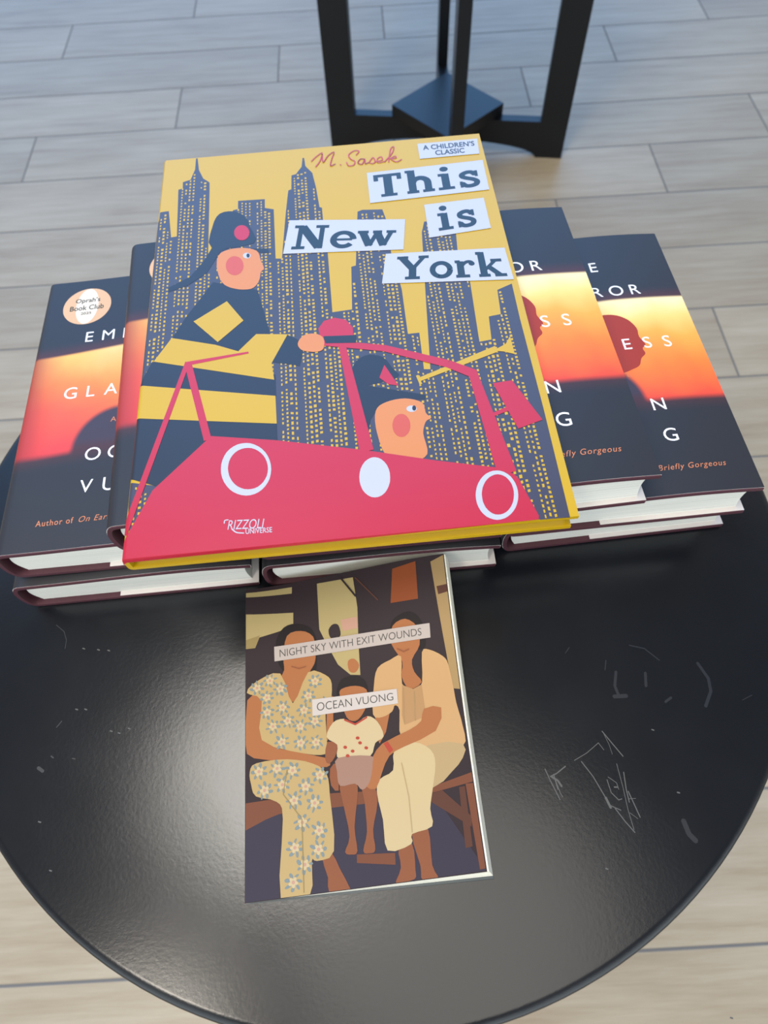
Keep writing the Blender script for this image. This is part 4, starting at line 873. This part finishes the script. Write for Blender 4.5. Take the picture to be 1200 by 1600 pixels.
PP_ART = [
 ('dark', 1, [(0.3, 187.2), (135.3, 187.2), (135.3, 0.3), (0.3, 0.3)]),
 ('dark2', 2, [(0.3, 41.3), (35.3, 48.0), (110.9, 44.8), (134.6, 2.3), (135.3, 0.5), (0.3, 0.3)]),
 ('olive', 2, [(0.3, 184.9), (32.3, 184.4), (32.1, 179.8), (0.3, 181.7)]),
 ('olive', 2, [(0.3, 169.4), (32.6, 166.1), (32.3, 158.3), (23.7, 154.8), (0.3, 150.6)]),
 ('olive2', 2, [(0.3, 151.4), (10.0, 153.8), (6.4, 145.3), (0.3, 145.3)]),
 ('olive', 2, [(49.8, 183.5), (74.6, 182.9), (75.9, 162.2), (74.6, 139.1), (74.1, 118.6), (67.8, 119.6), (60.3, 127.1), (53.2, 142.9), (49.6, 151.8)]),
 ('petal', 3, [(64.1, 155.9), (74.9, 156.3), (75.1, 148.9), (65.2, 148.2)]),
 ('dark', 3, [(55.7, 150.7), (56.5, 152.0), (57.7, 153.2), (58.9, 153.8), (60.2, 153.9), (61.5, 153.5), (62.5, 152.5), (63.1, 150.6), (63.5, 148.1), (63.4, 146.0), (62.5, 144.7), (61.2, 143.7), (59.9, 143.4), (58.6, 143.6), (57.3, 144.5), (56.4, 145.6), (55.8, 147.2), (55.6, 149.0)]),
 ('skin', 3, [(66.9, 128.4), (68.0, 129.3), (69.6, 129.6), (71.0, 129.3), (72.2, 128.2), (73.4, 126.5), (73.8, 124.9), (73.4, 123.2), (72.3, 121.6), (71.1, 120.6), (69.7, 120.5), (68.3, 121.0), (67.2, 122.1), (66.7, 124.0), (66.5, 126.5)]),
 ('cloth', 2, [(101.3, 183.3), (116.9, 185.5), (115.9, 161.4), (97.9, 161.4)]),
 ('post', 2, [(126.6, 183.6), (135.3, 186.7), (135.3, 165.7), (135.3, 102.3), (131.0, 103.2), (128.8, 140.8)]),
 ('wood2', 3, [(128.7, 167.5), (135.3, 168.1), (135.3, 163.3), (129.2, 162.3)]),
 ('wood', 2, [(0.3, 51.3), (20.3, 51.9), (53.4, 51.0), (74.0, 49.6), (112.9, 48.4), (135.3, 53.3), (135.3, 48.0), (112.4, 44.8), (73.3, 43.1), (20.0, 43.3), (0.3, 38.0)]),
 ('wood', 2, [(0.3, 44.6), (20.2, 47.3), (19.5, 44.0), (0.3, 36.7)]),
 ('wood', 3, [(130.8, 47.3), (135.3, 47.2), (135.2, 1.7), (132.0, 1.4)]),
 ('wood2', 3, [(109.7, 44.3), (116.7, 45.3), (131.7, 29.3), (130.8, 23.8), (109.1, 39.8)]),
 ('wood2', 3, [(126.7, 45.9), (130.2, 46.1), (129.8, 13.6), (125.6, 13.1)]),
 ('wood', 3, [(63.8, 17.0), (85.5, 15.3), (85.2, 9.3), (63.5, 12.7)]),
 ('hair', 3, [(19.9, 143.7), (20.3, 148.2), (21.8, 151.9), (23.7, 154.8), (25.8, 156.8), (28.5, 158.0), (31.4, 158.4), (35.1, 158.0), (39.0, 156.8), (42.3, 155.1), (44.4, 153.0), (45.9, 150.3), (46.9, 147.3), (47.4, 143.8), (47.4, 139.8), (47.1, 135.8), (46.8, 131.2), (46.2, 126.5), (43.9, 123.6), (38.4, 123.0), (31.1, 124.1), (25.2, 126.7), (22.1, 131.5), (20.5, 137.9)]),
 ('skin', 4, [(25.1, 136.3), (25.5, 141.1), (26.2, 146.5), (27.8, 150.7), (30.4, 152.5), (33.8, 153.0), (37.1, 152.7), (40.2, 151.8), (43.1, 150.0), (45.2, 147.6), (46.2, 144.0), (46.3, 139.7), (46.2, 135.9), (46.1, 133.5), (45.7, 131.6), (45.1, 129.7), (43.9, 127.8), (42.5, 126.0), (41.5, 124.0), (41.6, 121.6), (42.0, 118.9), (41.3, 116.2), (38.2, 112.4), (34.0, 108.6), (30.2, 107.2), (27.0, 110.2), (24.2, 115.8), (22.6, 120.8), (22.8, 123.7), (24.2, 125.9), (25.3, 128.2), (25.3, 130.7), (25.0, 133.2)]),
 ('skin', 4, [(1.3, 111.7), (6.2, 116.0), (10.9, 113.3), (10.2, 100.3), (11.1, 86.2), (20.6, 80.1), (32.0, 76.7), (41.5, 73.8), (48.7, 71.5), (51.5, 68.9), (51.5, 66.9), (49.6, 66.1), (45.4, 66.4), (38.1, 68.6), (28.7, 71.5), (16.4, 73.6), (5.4, 76.2), (1.2, 79.2), (0.3, 84.9), (0.3, 98.6)]),
 ('skin', 4, [(51.9, 108.3), (55.8, 107.7), (54.7, 87.1), (50.1, 80.5)]),
 ('floral', 5, [(1.0, 116.4), (1.7, 118.8), (4.3, 121.2), (7.7, 123.2), (12.4, 125.4), (18.0, 127.1), (22.7, 126.3), (25.7, 119.8), (27.8, 111.0), (30.2, 106.4), (33.4, 110.5), (37.0, 118.7), (40.7, 124.7), (44.7, 125.4), (48.7, 123.6), (51.9, 121.5), (53.8, 119.9), (55.0, 118.0), (55.5, 115.4), (55.4, 111.5), (54.8, 107.0), (53.9, 103.5), (52.8, 102.7), (51.5, 103.1), (50.6, 101.0), (50.3, 93.9), (50.4, 84.7), (50.3, 77.6), (50.3, 74.7), (50.2, 73.8), (48.9, 73.6), (46.1, 73.4), (42.1, 73.9), (36.6, 75.3), (28.0, 77.8), (17.7, 81.4), (10.3, 86.3), (8.7, 93.9), (10.1, 103.0), (10.5, 110.3), (7.5, 113.7), (3.3, 115.0)]),
 ('floral', 5, [(2.9, 68.7), (3.3, 70.5), (4.3, 72.1), (6.9, 73.1), (12.2, 73.7), (19.1, 73.8), (25.7, 73.3), (31.3, 72.3), (36.5, 70.9), (40.9, 69.1), (44.4, 67.3), (47.0, 65.2), (48.9, 62.5), (49.9, 59.4), (50.2, 55.8), (50.3, 50.1), (51.0, 40.3), (51.6, 28.8), (50.9, 20.3), (48.1, 17.0), (44.1, 16.4), (40.9, 16.3), (39.4, 16.8), (38.7, 17.8), (38.1, 16.8), (38.0, 11.6), (38.0, 4.5), (36.4, 0.3), (31.4, 0.3), (24.7, 0.3), (20.1, 0.3), (19.6, 11.3), (21.2, 27.3), (22.2, 40.4), (21.8, 46.3), (20.7, 48.5), (18.7, 50.1), (15.0, 51.9), (10.3, 53.0), (6.6, 54.4), (4.8, 56.6), (4.1, 59.1), (3.6, 61.7), (3.0, 64.1), (2.7, 66.6)]),
 ('skin2', 4, [(43.9, 18.0), (46.4, 19.8), (49.7, 19.2), (51.6, 16.1), (53.5, 11.4), (56.6, 5.3), (58.9, 0.3), (58.7, 0.3), (56.7, 0.3), (51.7, 0.3), (47.0, 0.3), (46.5, 3.1), (46.8, 7.3), (45.0, 13.0)]),
 ('hair', 3, [(95.7, 143.5), (96.2, 146.4), (97.1, 149.0), (98.9, 151.2), (102.1, 152.9), (106.2, 154.2), (109.8, 154.2), (112.7, 152.6), (115.1, 149.8), (116.8, 146.2), (117.7, 141.4), (117.9, 135.8), (117.3, 131.6), (116.2, 129.8), (114.4, 129.3), (111.5, 129.5), (106.6, 130.2), (100.6, 131.7), (96.2, 133.7), (94.8, 136.7), (95.0, 140.2)]),
 ('skin', 4, [(95.6, 135.4), (95.5, 139.5), (96.2, 143.4), (97.6, 146.5), (100.0, 148.5), (103.1, 149.7), (106.1, 149.9), (108.8, 148.7), (111.5, 146.4), (113.3, 143.6), (114.1, 140.1), (114.1, 136.0), (113.5, 132.3), (111.8, 129.3), (109.4, 126.5), (107.7, 123.8), (107.3, 121.1), (107.6, 118.5), (108.3, 116.0), (109.8, 113.5), (111.6, 111.2), (112.1, 109.3), (110.1, 107.5), (106.8, 106.1), (104.0, 106.0), (102.2, 107.9), (100.8, 111.0), (100.0, 114.3), (100.3, 117.1), (101.3, 120.1), (101.4, 123.4), (99.7, 127.2), (97.3, 131.4)]),
 ('blouse', 5, [(82.1, 111.1), (82.9, 115.3), (83.9, 118.7), (85.4, 121.4), (87.9, 123.3), (90.9, 124.5), (93.8, 125.4), (96.6, 126.7), (99.2, 127.7), (101.0, 126.6), (100.9, 121.8), (99.9, 115.0), (99.8, 109.7), (101.7, 107.1), (104.5, 105.9), (107.0, 105.6), (109.1, 105.7), (110.9, 106.7), (112.4, 109.2), (113.2, 114.8), (113.7, 122.0), (114.4, 127.4), (115.7, 129.3), (117.3, 129.2), (119.2, 128.5), (121.8, 127.3), (124.7, 125.5), (127.1, 123.6), (128.5, 122.1), (129.4, 120.5), (130.1, 117.7), (130.7, 112.7), (131.2, 106.7), (131.5, 101.6), (131.6, 98.8), (131.7, 96.9), (131.9, 94.2), (132.6, 89.7), (133.5, 84.4), (134.0, 79.5), (134.5, 75.1), (134.4, 71.2), (132.3, 68.6), (126.6, 68.1), (118.8, 68.9), (111.5, 70.2), (105.3, 71.6), (99.8, 73.6), (96.0, 76.7), (95.1, 82.1), (95.9, 88.7), (96.5, 93.9), (95.8, 96.3), (94.7, 97.1), (93.8, 97.2), (93.3, 96.6), (92.8, 95.2), (91.9, 93.8), (90.1, 92.7), (87.7, 91.7), (85.5, 91.2), (83.3, 91.0), (81.2, 91.4), (79.9, 93.5), (80.0, 98.5), (81.0, 105.2)]),
 ('blouse2', 6, [(99.7, 109.0), (106.3, 105.7), (111.9, 107.8), (112.4, 88.5), (98.5, 84.9), (97.6, 90.8)]),
 ('trouser2', 5, [(111.7, 71.6), (123.3, 72.2), (132.5, 70.0), (133.7, 66.3), (131.3, 61.9), (128.2, 58.4), (123.8, 54.9), (118.0, 50.1), (111.3, 47.3), (101.5, 51.0), (95.3, 57.5), (101.1, 65.3)]),
 ('trouser', 6, [(90.9, 71.1), (94.3, 73.1), (98.9, 74.2), (103.2, 74.2), (106.8, 73.1), (110.2, 71.1), (112.7, 68.7), (114.1, 66.2), (114.6, 63.5), (114.5, 60.2), (113.8, 56.2), (112.5, 51.7), (111.3, 47.3), (110.2, 43.4), (109.1, 39.6), (108.3, 36.1), (108.5, 32.5), (109.0, 29.2), (108.2, 26.6), (104.7, 25.3), (99.8, 24.7), (96.2, 23.9), (95.6, 22.3), (96.1, 20.4), (95.2, 18.8), (91.1, 17.3), (85.6, 16.2), (81.4, 17.0), (80.2, 21.1), (80.3, 27.2), (80.3, 33.2), (79.5, 38.4), (78.6, 43.4), (78.2, 47.8), (78.3, 51.0), (79.0, 53.4), (80.4, 55.5), (83.0, 56.9), (86.3, 57.9), (88.9, 59.7), (89.7, 63.3), (89.7, 67.6)]),
 ('skin', 7, [(111.5, 93.0), (117.4, 94.0), (122.2, 92.5), (121.6, 86.2), (117.1, 79.2), (107.3, 75.2), (97.0, 72.3), (91.4, 70.4), (87.6, 68.1), (84.6, 64.0), (82.3, 59.3), (80.0, 54.2), (77.7, 50.5), (74.6, 50.6), (72.0, 52.6), (70.8, 54.8), (71.0, 58.1), (73.6, 63.0), (77.2, 68.2), (79.9, 72.2), (83.9, 75.6), (92.4, 78.8), (101.1, 81.6), (106.0, 83.8), (109.1, 86.1), (110.1, 89.9)]),
 ('skin', 4, [(81.1, 92.6), (90.3, 93.4), (86.9, 82.3), (82.4, 75.8), (80.6, 80.4)]),
 ('red', 8, [(84.7, 75.5), (87.3, 76.5), (90.2, 71.2), (87.8, 69.5)]),
 ('skin2', 4, [(87.8, 17.5), (90.1, 19.1), (93.3, 19.8), (95.6, 18.8), (96.4, 15.1), (96.3, 9.8), (96.0, 5.4), (96.1, 3.2), (95.9, 1.8), (94.8, 0.9), (91.5, 0.3), (87.2, 0.3), (84.4, 0.3), (84.7, 1.5), (86.6, 4.4), (88.0, 7.5), (88.0, 11.0), (87.4, 14.7)]),
 ('skin2', 5, [(96.2, 23.9), (98.8, 26.5), (102.7, 27.5), (105.6, 26.0), (106.2, 20.7), (105.8, 13.0), (105.7, 6.7), (106.8, 3.2), (108.1, 1.0), (108.1, 0.3), (105.7, 0.3), (102.1, 0.3), (99.4, 0.3), (98.7, 1.4), (99.0, 4.0), (99.0, 7.5), (97.8, 12.8), (96.4, 19.1)]),
 ('hair', 5, [(58.3, 110.4), (59.0, 112.8), (60.2, 115.5), (62.1, 117.5), (64.7, 118.5), (68.0, 118.8), (70.9, 118.5), (73.3, 117.6), (75.3, 116.2), (76.9, 114.3), (77.7, 111.5), (78.0, 108.3), (78.0, 105.7), (78.0, 104.2), (77.7, 103.3), (75.8, 103.0), (71.2, 103.4), (65.0, 104.3), (60.4, 105.5), (58.5, 106.8), (58.1, 108.5)]),
 ('skin', 6, [(60.2, 107.0), (60.0, 109.3), (60.4, 110.5), (61.6, 111.4), (64.1, 112.1), (67.3, 112.4), (70.4, 112.2), (73.0, 111.6), (75.5, 110.5), (77.2, 108.9), (77.7, 106.6), (77.5, 104.0), (76.9, 101.4), (76.1, 98.9), (74.9, 96.5), (73.5, 94.5), (72.0, 92.8), (70.3, 91.4), (68.6, 90.8), (66.8, 91.0), (65.0, 91.8), (63.4, 93.8), (62.0, 97.8), (60.8, 102.9)]),
 ('shirt', 7, [(50.3, 83.4), (50.8, 86.1), (52.6, 89.1), (54.7, 91.5), (56.9, 92.7), (59.3, 93.1), (61.8, 93.0), (64.0, 91.9), (66.2, 90.3), (68.5, 89.4), (71.0, 90.3), (73.7, 92.0), (76.2, 92.9), (78.4, 92.3), (80.5, 90.8), (82.2, 88.8), (83.8, 85.9), (85.0, 82.4), (85.2, 79.7), (84.0, 78.4), (81.8, 77.7), (79.8, 76.5), (78.7, 74.1), (77.8, 71.2), (75.8, 69.1), (71.7, 68.4), (66.6, 68.5), (62.2, 68.9), (59.4, 69.3), (57.3, 70.0), (56.0, 71.2), (55.9, 73.2), (56.6, 75.8), (56.5, 78.2), (54.5, 79.9), (51.8, 81.5)]),
 ('red', 8, [(61.8, 93.0), (68.5, 89.4), (76.2, 92.9), (76.1, 91.7), (68.4, 88.2), (61.7, 91.9)]),
 ('skin2', 6, [(50.5, 80.5), (53.8, 80.4), (56.5, 78.2), (56.3, 74.8), (54.8, 71.4), (52.8, 68.9), (50.8, 67.7), (49.4, 68.5), (48.7, 70.8), (49.1, 76.0)]),
 ('skin2', 6, [(51.3, 64.9), (53.7, 67.5), (56.0, 67.0), (56.4, 59.4), (55.7, 52.0), (53.6, 52.2), (51.4, 55.3), (50.8, 60.1)]),
 ('short', 7, [(56.3, 70.5), (62.1, 70.9), (70.0, 70.4), (75.8, 69.5), (77.8, 68.6), (77.7, 67.4), (77.2, 65.4), (76.7, 62.1), (75.7, 58.2), (74.5, 54.9), (73.0, 52.8), (71.3, 51.4), (69.7, 50.9), (68.4, 51.7), (67.3, 53.5), (65.6, 54.8), (62.7, 54.7), (59.2, 54.2), (56.6, 54.6), (55.6, 56.8), (55.4, 59.9), (55.4, 62.9), (54.9, 65.8), (54.5, 68.6)]),
 ('skin2', 6, [(56.7, 55.9), (59.5, 56.8), (63.4, 56.1), (66.3, 54.7), (67.1, 52.8), (66.9, 50.1), (66.4, 46.6), (65.5, 42.0), (64.4, 36.5), (63.6, 31.4), (63.7, 26.6), (64.2, 22.0), (64.3, 18.8), (63.5, 17.3), (62.3, 17.1), (61.0, 17.3), (59.5, 17.4), (57.9, 17.9), (57.2, 19.0), (57.9, 20.8), (59.4, 23.3), (60.3, 26.7), (60.0, 31.9), (58.9, 38.1), (58.0, 43.8), (57.1, 48.7), (56.3, 53.0)]),
 ('skin2', 6, [(69.8, 52.8), (71.7, 54.1), (74.4, 54.3), (76.5, 53.3), (77.6, 50.6), (78.0, 46.7), (77.9, 42.5), (76.9, 38.1), (75.3, 33.3), (74.2, 28.9), (74.1, 24.7), (74.6, 20.9), (74.5, 18.2), (73.6, 16.9), (72.2, 16.7), (70.9, 16.8), (69.5, 16.8), (68.2, 17.1), (67.6, 18.4), (68.2, 20.8), (69.5, 24.1), (70.5, 28.0), (70.7, 32.9), (70.6, 38.5), (70.5, 43.5), (70.0, 47.4), (69.5, 50.6)]),
 ('red', 8, [(62.5, 75.9), (62.1, 75.3), (61.2, 75.1), (60.4, 75.5), (60.1, 76.3), (60.5, 76.9), (61.3, 77.1), (62.2, 76.6)]),
 ('red', 8, [(66.8, 73.2), (66.4, 72.5), (65.5, 72.4), (64.7, 72.8), (64.4, 73.5), (64.8, 74.1), (65.7, 74.3), (66.5, 73.9)]),
 ('red', 8, [(71.7, 77.4), (71.3, 76.8), (70.4, 76.6), (69.6, 77.0), (69.3, 77.8), (69.7, 78.4), (70.6, 78.6), (71.4, 78.1)]),
 ('red', 8, [(75.2, 74.1), (74.8, 73.4), (73.9, 73.3), (73.1, 73.7), (72.8, 74.4), (73.2, 75.1), (74.1, 75.2), (74.9, 74.8)]),
 ('red', 8, [(63.6, 70.8), (63.2, 70.2), (62.3, 70.0), (61.5, 70.4), (61.2, 71.2), (61.6, 71.8), (62.5, 72.0), (63.3, 71.6)]),
 ('red', 8, [(70.5, 80.4), (70.0, 79.8), (69.2, 79.6), (68.3, 80.0), (68.0, 80.8), (68.5, 81.4), (69.3, 81.6), (70.2, 81.2)]),
 ('strip2', 10, [(19.1, 144.4), (121.4, 144.9), (120.9, 135.8), (19.2, 134.6)]),
 ('strip', 10, [(42.5, 107.1), (96.1, 107.0), (96.0, 98.1), (42.3, 97.0)]),
]
PP_FLOWERS = [
 ([(1.0, 116.4), (1.7, 118.8), (4.3, 121.2), (7.7, 123.2), (12.4, 125.4), (18.0, 127.1), (22.7, 126.3), (25.7, 119.8), (27.8, 111.0), (30.2, 106.4), (33.4, 110.5), (37.0, 118.7), (40.7, 124.7), (44.7, 125.4), (48.7, 123.6), (51.9, 121.5), (53.8, 119.9), (55.0, 118.0), (55.5, 115.4), (55.4, 111.5), (54.8, 107.0), (53.9, 103.5), (52.8, 102.7), (51.5, 103.1), (50.6, 101.0), (50.3, 93.9), (50.4, 84.7), (50.3, 77.6), (50.3, 74.7), (50.2, 73.8), (48.9, 73.6), (46.1, 73.4), (42.1, 73.9), (36.6, 75.3), (28.0, 77.8), (17.7, 81.4), (10.3, 86.3), (8.7, 93.9), (10.1, 103.0), (10.5, 110.3), (7.5, 113.7), (3.3, 115.0)], 24, 4.6),
 ([(2.9, 68.7), (3.3, 70.5), (4.3, 72.1), (6.9, 73.1), (12.2, 73.7), (19.1, 73.8), (25.7, 73.3), (31.3, 72.3), (36.5, 70.9), (40.9, 69.1), (44.4, 67.3), (47.0, 65.2), (48.9, 62.5), (49.9, 59.4), (50.2, 55.8), (50.3, 50.1), (51.0, 40.3), (51.6, 28.8), (50.9, 20.3), (48.1, 17.0), (44.1, 16.4), (40.9, 16.3), (39.4, 16.8), (38.7, 17.8), (38.1, 16.8), (38.0, 11.6), (38.0, 4.5), (36.4, -0.6), (31.4, -3.1), (24.7, -3.7), (20.1, -0.0), (19.6, 11.3), (21.2, 27.3), (22.2, 40.4), (21.8, 46.3), (20.7, 48.5), (18.7, 50.1), (15.0, 51.9), (10.3, 53.0), (6.6, 54.4), (4.8, 56.6), (4.1, 59.1), (3.6, 61.7), (3.0, 64.1), (2.7, 66.6)], 34, 5.0),
]
PP_STROKES = [
 ([(66.2, 184.1), (75.2, 170.0)], 1.2, 'dark'),
 ([(76.2, 182.1), (89.7, 164.7)], 0.8, 'wood2'),
 ([(25.4, 67.0), (22.7, 53.7), (33.3, 39.0), (33.0, 1.6)], 0.5, 'olive2'),
 ([(94.4, 63.0), (96.6, 44.0), (96.4, 24.9)], 0.6, 'trouser2'),
 ([(100.2, 106.7), (98.6, 86.3)], 0.5, 'post'),
 ([(106.8, 104.1), (105.4, 86.7)], 0.5, 'post'),
 ([(30.3, 129.8), (35.1, 127.9), (39.3, 128.6)], 0.7, 'skin2'),
 ([(99.2, 131.6), (102.9, 129.4), (106.2, 130.4)], 0.8, 'skin2'),
]
PP_TEXT = [
 ('NIGHT SKY WITH EXIT WOUNDS', [(19.1, 144.4), (121.4, 144.9), (120.9, 135.8), (19.2, 134.6)], -0.012, 0.035, 0.945, 0.24, 0.74),
 ('OCEAN VUONG', [(42.5, 107.1), (96.1, 107.0), (96.0, 98.1), (42.3, 97.0)], -0.012, 0.055, 0.95, 0.26, 0.76),
]
paperback((-0.08855, -0.28978, 0.0002), -0.00699, 'slim paperback with a family photo cover, lying in front of the book stacks')
